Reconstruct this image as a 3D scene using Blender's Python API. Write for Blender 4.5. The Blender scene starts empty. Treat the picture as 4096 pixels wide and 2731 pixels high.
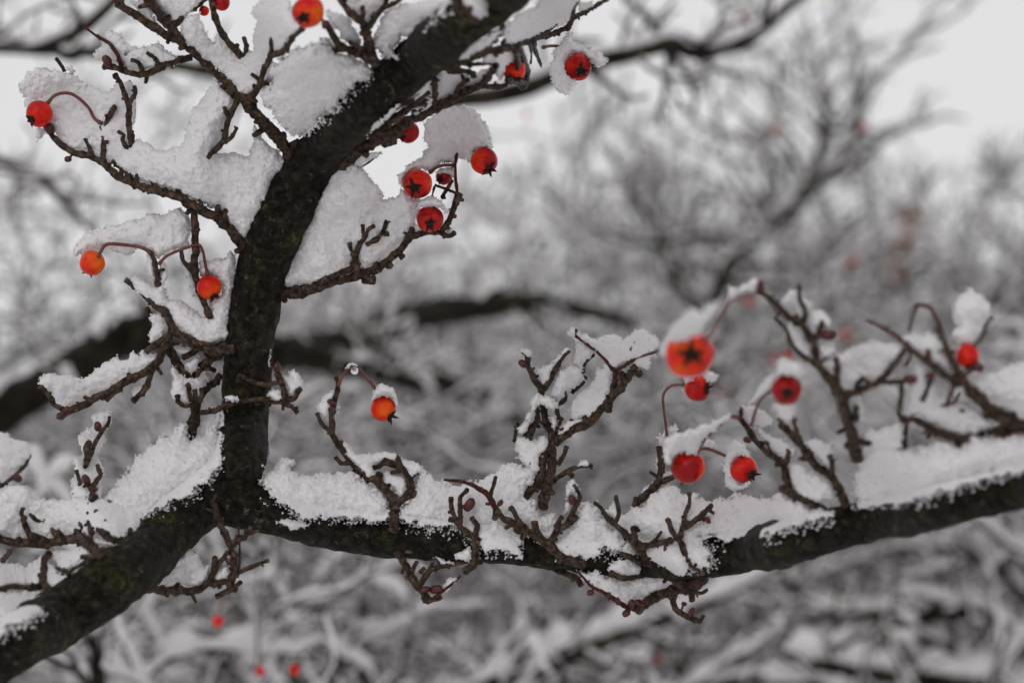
import bpy, math, random
import numpy as np
from math import radians, sin, cos, pi
from mathutils import Vector, Matrix

# ------------------------------------------------------------------ camera, sky, sun, exposure
sc = bpy.context.scene
col = sc.collection
PITCH = radians(6.0)
CAM = np.array([0.0, 0.0, 1.6])
FOCAL, SENSOR = 55.0, 22.3
FR = SENSOR / FOCAL                       # frame width per metre of distance
FWD = np.array([0, cos(PITCH), sin(PITCH)]); RIGHT = np.array([1.0, 0, 0]); UP = np.array([0, -sin(PITCH), cos(PITCH)])
cd = bpy.data.cameras.new('camera'); cam = bpy.data.objects.new('camera', cd); col.objects.link(cam)
cam.location = CAM; cam.rotation_euler = (pi / 2 + PITCH, 0, 0)
cd.lens = FOCAL; cd.sensor_width = SENSOR; cd.clip_start = 0.05; cd.clip_end = 2000
cd.dof.use_dof = True; cd.dof.focus_distance = 0.995; cd.dof.aperture_fstop = 5.4
sc.camera = cam

world = bpy.data.worlds.new('World'); sc.world = world; world.use_nodes = True
SUN_EL, SUN_ROT = radians(30), radians(205)
nt = world.node_tree; nt.nodes.clear()
o_ = nt.nodes.new('ShaderNodeOutputWorld'); bg = nt.nodes.new('ShaderNodeBackground')
sky = nt.nodes.new('ShaderNodeTexSky'); sky.sky_type = 'NISHITA'; sky.sun_disc = False
sky.sun_elevation = SUN_EL; sky.sun_rotation = SUN_ROT; sky.dust_density = 3.0
hs = nt.nodes.new('ShaderNodeHueSaturation'); hs.inputs['Saturation'].default_value = 0.05
mx = nt.nodes.new('ShaderNodeMix'); mx.data_type = 'RGBA'; mx.inputs[0].default_value = 0.72
mx.inputs[7].default_value = (8.75, 8.65, 8.8, 1)      # even cloud cover
nt.links.new(sky.outputs[0], hs.inputs['Color']); nt.links.new(hs.outputs[0], mx.inputs[6])
nt.links.new(mx.outputs[2], bg.inputs[0]); nt.links.new(bg.outputs[0], o_.inputs[0])
bg.inputs[1].default_value = 0.10
sd = bpy.data.lights.new('sun', 'SUN'); sun = bpy.data.objects.new('sun', sd); col.objects.link(sun)
sd.energy = 0.5; sd.angle = radians(35); sd.color = (1, 0.97, 0.93)
sun.rotation_euler = (pi / 2 - SUN_EL, 0, pi - SUN_ROT)   # veiled sun high behind the camera
sc.view_settings.view_transform = 'Standard'; sc.view_settings.look = 'None'
sc.view_settings.gamma = 1.0; sc.view_settings.exposure = -0.03
sc.cycles.use_denoising = True; sc.cycles.max_bounces = 8; sc.cycles.diffuse_bounces = 4

# ------------------------------------------------------------------ helpers
def P(sx, sy, d):
    """point seen at photo position (sx, sy) (4096 x 2731) at distance d metres along the view axis"""
    sx = np.asarray(sx, float); sy = np.asarray(sy, float); d = np.asarray(d, float)
    x = (sx - 2048) / 4096 * FR; y = (1365.5 - sy) / 4096 * FR
    return CAM + d[..., None] * (FWD + x[..., None] * RIGHT + y[..., None] * UP)
PX = FR / 4096.0
CROP = dict(A=(0, 0), B=(1000, 0), C=(0, 700), D=(1000, 700), E=(0, 1400), F=(1000, 1300), G=(1800, 1200),
            H=(2896, 1000), I=(1500, 1800), J=(2200, 1700), K=(2896, 1931), L=(0, 1931), M=(2000, 0))
def to_s(crop, pts):
    a = np.array(pts, float)
    if crop == 'S': return a
    if crop == 'V': a[:, :2] *= 1.7415; return a
    a[:, 0] = a[:, 0] / 1.96 + CROP[crop][0]; a[:, 1] = a[:, 1] / 1.96 + CROP[crop][1]
    return a
def rs(crop): return 1.0 if crop == 'S' else (1.7415 if crop == 'V' else 1 / 1.96)
def parse(s): return [tuple(float(v) for v in q.split(',')) for q in s.split()]

CTRL = np.array([(-200, 2750, .85), (0, 2650, .87), (400, 2350, .91), (850, 1960, .975), (970, 1600, 1.0), (1050, 1150, 1.0), (1200, 750, .985),
    (1530, 350, .92), (1900, 50, .85), (2200, -150, .8), (1500, 2140, .99), (2200, 2200, .985), (2800, 2200, .955), (3300, 2100, .89), (3900, 1980, .83), (4400, 1850, .79),
    (300, 450, 1.0), (600, 100, .965), (900, 300, .975), (300, 1100, 1.0), (400, 1600, 1.0), (150, 2100, .965), (1800, 600, .99), (2300, 200, .985),
    (2250, 1600, 1.0), (2800, 1900, .985), (3300, 1500, .84), (3000, 1150, .83), (3700, 1400, .81), (1250, 80, .90), (1600, 1750, 1.0), (1450, 1000, .995), (800, 2250, .955), (2600, 2350, .985)])
def depth0(sx, sy):
    sx = np.asarray(sx, float); sy = np.asarray(sy, float)
    w = 1.0 / (((sx[..., None] - CTRL[:, 0]) ** 2 + (sy[..., None] - CTRL[:, 1]) ** 2 + 6000.0) ** 1.5)
    return (w * CTRL[:, 2]).sum(-1) / w.sum(-1)

def _h(i, j, k):
    n = (i.astype(np.int64) * 374761393 + j.astype(np.int64) * 668265263 + k.astype(np.int64) * 2147483647 + 1013904223) & 0xffffffff
    n = ((n ^ (n >> 13)) * 1274126177) & 0xffffffff
    n = ((n ^ (n >> 16)) * 2246822519) & 0xffffffff
    return ((n ^ (n >> 15)) & 0xffff) / 32767.5 - 1.0
def noise3(p):
    p = np.asarray(p, float); i = np.floor(p); f = p - i; f = f * f * (3 - 2 * f); i = i.astype(np.int64)
    r = 0
    for a in (0, 1):
        for b in (0, 1):
            for c in (0, 1):
                w = (f[..., 0] if a else 1 - f[..., 0]) * (f[..., 1] if b else 1 - f[..., 1]) * (f[..., 2] if c else 1 - f[..., 2])
                r = r + w * _h(i[..., 0] + a, i[..., 1] + b, i[..., 2] + c)
    return r
def noise2(x, y, s=0.0): return noise3(np.stack([x, y, np.full(np.shape(x), s)], -1))

def catmull(pts, per=None, step=None, closed=False):
    pts = np.array(pts, float); n = len(pts)
    if closed: q = np.vstack([pts[-1], pts, pts[0], pts[1]]); segs = n
    else: q = np.vstack([2 * pts[0] - pts[1], pts, 2 * pts[-1] - pts[-2]]); segs = n - 1
    out = []
    for k in range(segs):
        p0, p1, p2, p3 = q[k], q[k + 1], q[k + 2], q[k + 3]
        m = per if per else max(2, int(np.linalg.norm((p2 - p1)[:3]) / step))
        t = (np.arange(m) / m)[:, None]
        out.append(.5 * (2 * p1 + (p2 - p0) * t + (2 * p0 - 5 * p1 + 4 * p2 - p3) * t ** 2 + (3 * p1 - p0 - 3 * p2 + p3) * t ** 3))
    if not closed: out.append(pts[-1:])
    return np.vstack(out)

def catmull_lin(pts, step):
    out = []
    for p1, p2 in zip(pts[:-1], pts[1:]):
        m = max(2, int(np.linalg.norm(p2 - p1) / step)); out.append(p1 + (p2 - p1) * (np.arange(m) / m)[:, None])
    return np.vstack(out + [pts[-1:]])
class MB:
    """collects vertices and faces of one mesh"""
    def __init__(s): s.v = []; s.f = []; s.n = 0
    def add(s, v, f):
        s.v.append(np.asarray(v, float)); s.f.append(np.asarray(f, np.int64) + s.n); s.n += len(v)
    def build(s, name, m, parent=None, origin=None, smooth=True):
        v = np.vstack(s.v)
        o0 = np.array(parent['_o']) if parent is not None and '_o' in parent else (v.mean(0) if origin is None else np.array(origin))
        v = v - o0
        me = bpy.data.meshes.new(name); me.vertices.add(len(v)); me.vertices.foreach_set('co', v.astype(np.float32).ravel())
        lens = np.concatenate([np.full(len(f), f.shape[1]) for f in s.f]); loops = np.concatenate([f.ravel() for f in s.f])
        me.loops.add(len(loops)); me.loops.foreach_set('vertex_index', loops.astype(np.int32))
        me.polygons.add(len(lens)); st = np.concatenate([[0], np.cumsum(lens)[:-1]])
        me.polygons.foreach_set('loop_start', st.astype(np.int32)); me.polygons.foreach_set('loop_total', lens.astype(np.int32))
        me.update(calc_edges=True); me.validate()
        me.polygons.foreach_set('use_smooth', np.full(len(me.polygons), smooth)); me.materials.append(m)
        ob = bpy.data.objects.new(name, me); col.objects.link(ob)
        if parent is not None: ob.parent = parent
        if parent is None: ob.location = o0
        return ob

ORIG = {}
def root(name, label, cat, loc, group=None):
    e = bpy.data.objects.new(name, None); col.objects.link(e); e.empty_display_size = .01; e.location = loc
    e['label'] = label; e['category'] = cat
    if group: e['group'] = group
    ORIG[e.name] = np.array(loc, float)
    return e
def part(mb, name, m, parent, smooth=True):
    """mesh in world coordinates -> child of a root (or of a part of it)"""
    r = parent
    while r.parent: r = r.parent
    o0 = ORIG[r.name]
    for k in range(len(mb.v)): mb.v[k] = mb.v[k] - o0
    ob = mb.build(name, m, None, origin=(0, 0, 0), smooth=smooth)
    ob.location = (0, 0, 0); ob.parent = parent
    return ob
def tag(o, label, cat, group=None, kind=None):
    o['label'] = label
    if cat: o['category'] = cat
    if group: o['group'] = group
    if kind: o['kind'] = kind

def tube(mb, pts, rad, sides=10, disp=None, cap=True, flat=None):
    pts = np.asarray(pts, float); rad = np.asarray(rad, float); n = len(pts)
    t = np.gradient(pts, axis=0); t /= np.linalg.norm(t, axis=1)[:, None] + 1e-12
    ref = np.array([0, 1.0, 0.13]); u = np.empty_like(pts)
    v0 = np.cross(t[0], ref); v0 /= np.linalg.norm(v0); u[0] = v0
    for k in range(1, n):
        w = u[k - 1] - t[k] * np.dot(u[k - 1], t[k]); u[k] = w / (np.linalg.norm(w) + 1e-12)
    w = np.cross(t, u); a = np.arange(sides) / sides * 2 * pi
    off = np.cos(a)[None, :, None] * u[:, None, :] + np.sin(a)[None, :, None] * w[:, None, :]
    if flat is not None: off = off * flat
    v = pts[:, None, :] + off * rad[:, None, None]
    if disp is not None: v = v + off * disp(v, rad)[..., None]
    v = v.reshape(-1, 3)
    i = np.arange(n - 1)[:, None] * sides; j = np.arange(sides)[None, :]; j2 = (j + 1) % sides
    f = np.stack([i + j, i + j2, i + sides + j2, i + sides + j], -1).reshape(-1, 4)
    if not cap: mb.add(v, f); return
    v = np.vstack([v, pts[0] - t[0] * rad[0] * .4, pts[-1] + t[-1] * rad[-1] * .4])
    jj = np.arange(sides); jn = (jj + 1) % sides; N = n * sides
    f1 = np.stack([np.full(sides, N), jn, jj], -1); b = (n - 1) * sides
    f2 = np.stack([np.full(sides, N + 1), b + jj, b + jn], -1)
    s0 = mb.n; mb.v.append(v); mb.f.append(f + s0); mb.f.append(np.vstack([f1, f2]) + s0); mb.n += len(v)

# ------------------------------------------------------------------ materials
def new_mat(name):
    m = bpy.data.materials.new(name); m.use_nodes = True; t = m.node_tree
    return m, t, t.nodes['Principled BSDF'], t.nodes, t.links
def nz(t, scale, detail=4, rough=.55, coord='Object', w=None):
    tc = t.nodes.new('ShaderNodeTexCoord'); n = t.nodes.new('ShaderNodeTexNoise')
    n.inputs['Scale'].default_value = scale; n.inputs['Detail'].default_value = detail; n.inputs['Roughness'].default_value = rough
    t.links.new(tc.outputs[coord], n.inputs['Vector']); return n
def ramp(t, src, stops):
    r = t.nodes.new('ShaderNodeValToRGB'); e = r.color_ramp.elements
    while len(e) < len(stops): e.new(.5)
    for k, (p, c) in enumerate(stops): e[k].position = p; e[k].color = (*c, 1) if len(c) == 3 else c
    t.links.new(src, r.inputs[0]); return r
def mixc(t, fac, a, b):
    m = t.nodes.new('ShaderNodeMix'); m.data_type = 'RGBA'
    t.links.new(fac, m.inputs[0]) if not isinstance(fac, float) else None
    if isinstance(fac, float): m.inputs[0].default_value = fac
    for s, i in ((a, 6), (b, 7)):
        if isinstance(s, tuple): m.inputs[i].default_value = (*s, 1)
        else: t.links.new(s, m.inputs[i])
    return m.outputs[2]
def bump(t, b, src, strength, dist):
    n = t.nodes.new('ShaderNodeBump'); n.inputs['Strength'].default_value = strength; n.inputs['Distance'].default_value = dist
    t.links.new(src, n.inputs['Height']); t.links.new(n.outputs[0], b.inputs['Normal'])

def snow_mat(name, colr, sss, fine=True):
    m, t, b, N, Lk = new_mat(name)
    b.inputs['Base Color'].default_value = (*colr, 1); b.inputs['Roughness'].default_value = .55; b.inputs['Specular IOR Level'].default_value = .25
    if sss:
        b.inputs['Subsurface Weight'].default_value = sss; b.inputs['Subsurface Radius'].default_value = (1, .95, .9); b.inputs['Subsurface Scale'].default_value = .0025
    if fine:
        n = nz(t, 1100, 4, .75); bump(t, b, n.outputs['Fac'], .4, .0006)
    return m
SNOW = snow_mat('snow_grain', (.785, .768, .778), .3)
SNOWB = snow_mat('snow_far', (.74, .72, .725), 0, False)

def bark_mat(name, dark, light, moss, lich, s=1.0):
    m, t, b, N, Lk = new_mat(name)
    n1 = nz(t, 260 * s, 8, .65); c = ramp(t, n1.outputs['Fac'], [(.38, dark), (.64, light)]).outputs[0]
    n2 = nz(t, 48 * s, 6, .62); f2 = ramp(t, n2.outputs['Fac'], [(.50, (0, 0, 0)), (.62, (1, 1, 1))])
    n3 = nz(t, 420 * s, 4, .6); f3 = ramp(t, n3.outputs['Fac'], [(.45, (0, 0, 0)), (.6, (1, 1, 1))])
    mm = N.new('ShaderNodeMath'); mm.operation = 'MULTIPLY'; Lk.new(f2.outputs[0], mm.inputs[0]); Lk.new(f3.outputs[0], mm.inputs[1])
    c = mixc(t, mm.outputs[0], c, moss)
    n4 = nz(t, 230 * s, 6, .7); n4.inputs['Distortion'].default_value = .6; f4 = ramp(t, n4.outputs['Fac'], [(.60, (0, 0, 0)), (.67, (1, 1, 1))])
    c = mixc(t, f4.outputs[0], c, lich)
    Lk.new(c, b.inputs['Base Color']); b.inputs['Roughness'].default_value = .6; b.inputs['Specular IOR Level'].default_value = .16
    n5 = nz(t, 700 * s, 8, .7); vo = N.new('ShaderNodeTexVoronoi'); vo.feature = 'DISTANCE_TO_EDGE'; vo.inputs['Scale'].default_value = 190 * s
    tc = N.new('ShaderNodeTexCoord'); ds = N.new('ShaderNodeVectorMath'); ds.operation = 'ADD'; sc_ = N.new('ShaderNodeVectorMath'); sc_.operation = 'SCALE'; sc_.inputs['Scale'].default_value = .012 / s
    Lk.new(n1.outputs['Color'], sc_.inputs[0]); Lk.new(tc.outputs['Object'], ds.inputs[0]); Lk.new(sc_.outputs[0], ds.inputs[1]); Lk.new(ds.outputs[0], vo.inputs['Vector'])
    vr = ramp(t, vo.outputs['Distance'], [(.0, (0, 0, 0)), (.16, (1, 1, 1))])
    hm = N.new('ShaderNodeMath'); hm.operation = 'ADD'; Lk.new(n5.outputs['Fac'], hm.inputs[0]); Lk.new(vr.outputs[0], hm.inputs[1])
    bump(t, b, hm.outputs[0], .9, .0010 / s)
    return m
BARK = bark_mat('mossy_bark', (.003, .0024, .0017), (.034, .026, .018), (.050, .055, .011), (.13, .14, .10))
TWIG = bark_mat('twig_bark', (.020, .013, .010), (.155, .097, .070), (.045, .040, .018), (.15, .135, .11), 1.6)
TWIGR = bark_mat('red_twig_bark', (.060, .016, .013), (.135, .042, .032), (.10, .035, .02), (.16, .09, .08), 1.8)
BARKF = bark_mat('far_bark', (.010, .008, .006), (.042, .033, .021), (.085, .076, .018), (.05, .05, .03), .22)

def plain(name, c0, c1, scale, rough, spec=.5, sss=0):
    m, t, b, N, Lk = new_mat(name)
    n = nz(t, scale, 4); Lk.new(ramp(t, n.outputs['Fac'], [(.35, c0), (.65, c1)]).outputs[0], b.inputs['Base Color'])
    b.inputs['Roughness'].default_value = rough; b.inputs['Specular IOR Level'].default_value = spec
    if sss: b.inputs['Subsurface Weight'].default_value = sss; b.inputs['Subsurface Scale'].default_value = .002; b.inputs['Subsurface Radius'].default_value = (1, .3, .15)
    return m
BUD = plain('bud_scales', (.022, .004, .005), (.10, .009, .010), 700, .4)
CALYX = plain('calyx_dry', (.008, .006, .005), (.035, .024, .018), 600, .7, .2)
STEM = plain('berry_stem', (.075, .016, .014), (.17, .045, .032), 400, .45)
LEAF = plain('withered_leaf', (.13, .060, .034), (.24, .12, .07), 60, .8, .2)
DEAD = plain('black_rot', (.006, .005, .005), (.02, .015, .012), 500, .3, .5)

def berry_mat():
    m, t, b, N, Lk = new_mat('berry_skin')
    at = N.new('ShaderNodeAttribute'); at.attribute_type = 'OBJECT'; at.attribute_name = 'ripeness'
    tc = N.new('ShaderNodeTexCoord'); n = N.new('ShaderNodeTexNoise'); n.noise_dimensions = '4D'; n.inputs['Scale'].default_value = 95; n.inputs['Detail'].default_value = 3
    oi = N.new('ShaderNodeObjectInfo'); mu = N.new('ShaderNodeMath'); mu.operation = 'MULTIPLY'; mu.inputs[1].default_value = 40
    Lk.new(oi.outputs['Random'], mu.inputs[0]); Lk.new(mu.outputs[0], n.inputs['W']); Lk.new(tc.outputs['Object'], n.inputs['Vector'])
    ad = N.new('ShaderNodeMath'); ad.operation = 'ADD'; ct = N.new('ShaderNodeMath'); ct.operation = 'MULTIPLY_ADD'; ct.inputs[1].default_value = 1.9; ct.inputs[2].default_value = -.49; Lk.new(n.outputs['Fac'], ct.inputs[0]); Lk.new(ct.outputs[0], ad.inputs[0]); Lk.new(at.outputs['Fac'], ad.inputs[1])
    c = ramp(t, ad.outputs[0], [(.28, (.30, .003, .004)), (.48, (.62, .009, .005)), (.66, (.72, .034, .003)), (.90, (.82, .13, .004))]).outputs[0]
    n2 = nz(t, 900, 2); f = ramp(t, n2.outputs['Fac'], [(.68, (0, 0, 0)), (.74, (1, 1, 1))]); c = mixc(t, f.outputs[0], c, (.16, .012, .008))
    Lk.new(c, b.inputs['Base Color']); b.inputs['Roughness'].default_value = .22; b.inputs['Specular IOR Level'].default_value = .22
    b.inputs['Subsurface Weight'].default_value = .12; b.inputs['Subsurface Scale'].default_value = .003; b.inputs['Subsurface Radius'].default_value = (1, .15, .03)
    n3 = nz(t, 500, 3); bump(t, b, n3.outputs['Fac'], .12, .0005)
    return m
BERRY = berry_mat()
ICE, t_, b_, _, _ = new_mat('melt_water')
b_.inputs['Transmission Weight'].default_value = 1; b_.inputs['Roughness'].default_value = .03; b_.inputs['IOR'].default_value = 1.33

# ------------------------------------------------------------------ setting: snowy ground
gm, gt, gb, gN, gL = new_mat('ground_snow')
gn = nz(gt, .8, 6); gL.new(ramp(gt, gn.outputs['Fac'], [(.3, (.58, .58, .58)), (.65, (.78, .78, .79))]).outputs[0], gb.inputs['Base Color']); gb.inputs['Roughness'].default_value = .8
g = MB(); q = 800.0; nx = 90
xs = np.sign(np.linspace(-1, 1, nx)) * np.abs(np.linspace(-1, 1, nx)) ** 3 * q
X, Y = np.meshgrid(xs, xs); Z = .12 * noise2(X * .5, Y * .5) + .5 * noise2(X * .03, Y * .03, 3.) * np.clip(np.hypot(X, Y) / 60, 0, 1)
idx = np.arange(nx * nx).reshape(nx, nx)
g.add(np.stack([X, Y, Z], -1).reshape(-1, 3), np.stack([idx[:-1, :-1], idx[:-1, 1:], idx[1:, 1:], idx[1:, :-1]], -1).reshape(-1, 4))
gr = g.build('ground', gm, origin=(0, 0, 0)); gr['kind'] = 'structure'

# ------------------------------------------------------------------ the foreground tree
tree = root('hawthorn_tree', 'dark mossy forked tree in sharp focus, its knobbly twigs loaded with snow', 'tree', P(-900, 3300, .8).tolist())
def bark_disp(amp, f=1.0):
    def d(v, rad):
        q = v * f
        n = .55 * noise3(q * 24) + .5 * noise3(q * 55) + .40 * noise3(q * 140) + .25 * noise3(q * 330) + .16 * noise3(q * 800)
        return n * amp
    return d
def bough(name, pts, crop='S', side=72, amp=.0016, step=.0016):
    a = to_s(crop, pts); BOUGH.append(catmull(a, per=6)); a = catmull(a, per=3); d = depth0(a[:, 0], a[:, 1])
    p3 = P(a[:, 0], a[:, 1], d); r = a[:, 2] * rs(crop) * PX * d
    c = catmull(np.column_stack([p3, r]), step=step)
    mb = MB(); tube(mb, c[:, :3], c[:, 3], side, bark_disp(amp)); return part(mb, name, BARK, tree)
BOUGH = []
trunk = bough('trunk', [(-900, 3300, 175), (-420, 2930, 140), (-200, 2760, 132), (-35, 2632, 126), (234, 2468, 120), (508, 2285, 118), (690, 2110, 118), (830, 1990, 118), (930, 1900, 112), (968, 1800, 106), (983, 1655, 97),
    (1003, 1363, 91), (1030, 1159, 102), (1092, 955, 109), (1183, 751, 109), (1291, 600, 102), (1393, 492, 92), (1530, 357, 89), (1650, 260, 88), (1782, 143, 95), (1960, 0, 108), (2150, -150, 110), (2500, -420, 95), (2900, -800, 60)])
limb = bough('bough', [(840, 1985, 100), (920, 2005, 100), (1020, 2032, 90), (1200, 2082, 82), (1380, 2118, 84), (1551, 2142, 87), (1850, 2166, 79), (2150, 2198, 74), (2500, 2230, 75), (2680, 2236, 78), (2858, 2224, 84), (3010, 2200, 88),
    (3159, 2165, 92), (3400, 2098, 84), (3650, 2050, 88), (3916, 1985, 86), (4096, 1940, 86), (4400, 1850, 80), (4900, 1650, 60)])

def bough_front(x, y):
    """how far the bough's bark stands in front of its axis at photo position x, y (metres), 0 beside it"""
    best = np.zeros(len(x))
    for c in BOUGH:
        for a, b in zip(c[:-1], c[1:]):
            v = b[:2] - a[:2]; t = np.clip(((x - a[0]) * v[0] + (y - a[1]) * v[1]) / (v @ v + 1e-9), 0, 1)
            d2 = (x - a[0] - t * v[0]) ** 2 + (y - a[1] - t * v[1]) ** 2; r = a[2] + (b[2] - a[2]) * t
            best = np.maximum(best, np.sqrt(np.maximum(0, r * r - d2)))
    sl = [(depth0(x + a, y + b) - depth0(x - a, y - b)) / (16 * PX) for a, b in ((8, 0), (0, 8))]      # a bough leaning towards us bulges more
    return best * PX * np.sqrt(1 + sl[0] ** 2 + sl[1] ** 2)
rng = np.random.default_rng(7)
def tdepth(sx, sy, base, dz0, dz1, span):
    dist = np.hypot(sx - base[0], sy - base[1])
    return depth0(sx, sy) + dz0 + (dz1 - dz0) * np.clip(dist / span, 0, 1) + .0035 * noise2(sx / 130, sy / 130, 5.)
def twig_disp(v, rad):
    return rad[:, None] * (.22 * noise3(v * 420) + .16 * noise3(v * 900) + .10 * noise3(v * 2000))
def bud_mesh(c, ax, r, ln=1.35):
    ax = np.array(ax, float); ax /= np.linalg.norm(ax)
    u = np.cross(ax, [0.3, 1, .2]); u /= np.linalg.norm(u); w = np.cross(ax, u)
    n, s = 9, 12; th = np.linspace(0, pi, n); z = -np.cos(th) * ln; rr = np.sin(th) ** .8
    z = np.where(z > 0, z * 1.15, z)
    a = np.arange(s) / s * 2 * pi
    rr2 = rr[:, None] * (1 + .10 * np.sin(3 * a[None, :] + 2.2 * th[:, None])) * r
    v = np.array(c) + z[:, None, None] * r * ax + rr2[..., None] * (np.cos(a)[None, :, None] * u + np.sin(a)[None, :, None] * w)
    i = np.arange(n - 1)[:, None] * s; j = np.arange(s)[None, :]; j2 = (j + 1) % s
    return v.reshape(-1, 3), np.stack([i + j, i + j2, i + s + j2, i + s + j], -1).reshape(-1, 4)
def twig(crop, dz0, dz1, lines, buds=(), m=None, label=None, name='twig'):
    mb = MB(); k = rs(crop); base = None; info = []
    for ln in lines:
        hd, body = ln.split(':'); r0, r1 = [float(x) for x in hd.split()]
        a = to_s(crop, parse(body))
        if base is None: base = a[0, :2].copy(); span = max(60, np.hypot(*(a[-1, :2] - base)))
        d = tdepth(a[:, 0], a[:, 1], base, dz0, dz1, span)
        p = P(a[:, 0], a[:, 1], d)
        c = catmull(p, step=.0007); c = .55 * c + .45 * catmull_lin(p, .0007); info.append(c)
        L = np.concatenate([[0], np.cumsum(np.linalg.norm(np.diff(c, axis=0), axis=1))]); T = L / L[-1]
        r = (r0 + (r1 - r0) * T) * .76 * k * PX * d.mean()
        # swollen nodes along the twig and a slightly knobbed end
        nd = np.maximum(0, np.sin(L / .0085 * 2 * pi + rng.uniform(0, 6)) - .72) / .28
        r = r * (1 + .20 * nd) * (1 + .16 * np.exp(-((L[-1] - L) / .0012) ** 2) * (r1 > 15))
        c = c + (np.stack([noise3(c * 260 + 7), noise3(c * 260 + 31), noise3(c * 260 + 57)], -1)) * (r[:, None] * .20)
        tube(mb, c, r, 10, twig_disp)
        if r0 > 17:                                    # leaf scars and stubby spurs
            for q in [z for z in np.cumsum(rng.exponential(.0052, 60) + .0022) if z < L[-1] - .001]:
                i = min(len(c) - 2, int(np.searchsorted(L, q + rng.uniform(-.0015, .0015)))); tt = c[i + 1] - c[max(0, i - 1)]; tt /= np.linalg.norm(tt) + 1e-9
                sd = np.cross(tt, FWD) * rng.choice([-1, 1]) - FWD * rng.uniform(-.2, .9); sd /= np.linalg.norm(sd); dr = sd + tt * rng.uniform(0, .7); dr /= np.linalg.norm(dr)
                ln2 = r[i] * (rng.uniform(1.3, 1.9) if rng.random() < .78 else rng.uniform(2.2, 3.6)); kr = r[i] * rng.uniform(.42, .72)
                tube(mb, np.array([c[i] + dr * r[i] * .3, c[i] + dr * ln2 * .75, c[i] + dr * ln2]), np.array([kr * 1.15, kr, kr * .8]), 7, twig_disp)
    ob = part(mb, name, m or TWIG, tree)
    if label: ob['label'] = label
    for (x, y, r, *ang) in buds:
        a = to_s(crop, [(x, y)])[0]; d = float(tdepth(a[0], a[1], base, dz0, dz1, span)) - .0012
        aa = radians(ang[0]) if ang else radians(rng.uniform(40, 140))
        ax = cos(aa) * RIGHT + sin(aa) * UP - .25 * FWD
        v, f = bud_mesh(P(a[0], a[1], d), ax, r * rng.uniform(.78, 1.08) * k * PX * d, rng.uniform(1.1, 1.5)); b = MB(); b.add(v, f); cc = P(a[0], a[1], d); al = np.vstack(info); q = al[np.argmin(((al - cc) ** 2).sum(1))]
        if np.linalg.norm(q - cc) > 1e-4: tube(b, np.array([q, .5 * (q + cc), cc]), np.array([.55, .5, .6]) * r * .8 * k * PX * d, 7)
        part(b, 'bud', BUD, ob)
    return ob

# upper left branch and its side twigs
twig('A', 0, -.004, ['66 44:2330,1290 2200,1100 2050,930 1900,780 1750,600 1550,430 1400,300 1320,200 1240,100 1150,-30 1100,-120', '44 36:1420,330 1300,270 1180,200 1080,130 980,70 900,0 840,-70',
    '38 26:1330,220 1420,150 1450,90 1560,40 1640,-30', '30 22:1440,120 1410,80 1390,70'], name='twig')
twig('A', 0, -.004, ['38 30:1500,455 1300,500 1200,560 1100,590 1000,570 900,530 820,520', '26 18:1270,520 1240,500 1220,460 1150,415', '28 18:1120,570 1090,490 1030,470'], [(840, 482, 40, 120)])
twig('A', 0, 0, ['24 12:960,545 920,430 850,340 740,270 650,205'], m=TWIGR)
twig('A', -.004, -.012, ['36 32:1920,520 1880,430 1790,330 1710,200 1670,60 1660,-60', '28 22:1915,470 1930,370 1915,300'])
twig('A', -.004, -.010, ['40 26:1940,800 2020,700 2070,560 2110,470 2130,400 2130,310', '32 26:2120,440 2230,400 2300,290 2380,220'])
twig('A', -.005, -.006, ['34 26:1860,790 1800,920 1770,1040 1740,1120 1650,1210 1600,1260 1600,1325', '24 20:1800,930 1770,880 1760,840', '24 18:1760,1120 1820,1070 1860,1000'])
# second left branch
twig('A', 0, -.003, ['60 52:2010,2000 1900,1920 1800,1800 1700,1700', '48 30:1740,1730 1560,1632 1400,1542 1250,1500 1150,1480 1050,1440 930,1390 860,1330 800,1270 700,1230 580,1200 470,1130 400,1050 375,1015', '24 16:730,1230 700,1160 660,1080',
    '30 26:815,1290 810,1130 800,1010 795,960', '26 30:815,1020 850,920 890,860', '30 20:1060,1470 1010,1400 980,1330 930,1300 880,1265', '26 18:1160,1490 1080,1430 1020,1385', '26 18:1270,1515 1200,1440 1180,1410',
    '30 24:1450,1560 1400,1500 1380,1490', '30 22:1600,1650 1570,1580 1560,1560'], [(385, 1010, 38, 120), (893, 850, 26, 70), (830, 1115, 22, 10), (535, 1248, 24, 200)])
twig('A', -.003, -.004, ['36 26:1110,1290 1040,1190 1030,1080 1010,960 1010,830 980,750 940,640 900,580', '26 20:1015,810 1060,740 1055,680', '26 18:1010,1180 960,1100 970,1060 930,1035'])
twig('A', .006, .006, ['20 18:500,560 490,530 440,460'])
# stem hanging from the second branch, with the pair of berry twigs
twig('C', 0, -.002, ['40 34:1430,190 1520,300 1530,420 1530,600 1520,720 1550,860 1600,1000 1650,1120', '28 20:1510,750 1440,680 1415,590'])
twig('C', 0, -.002, ['36 24:1240,880 1230,760 1210,670 1180,600'])
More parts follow.
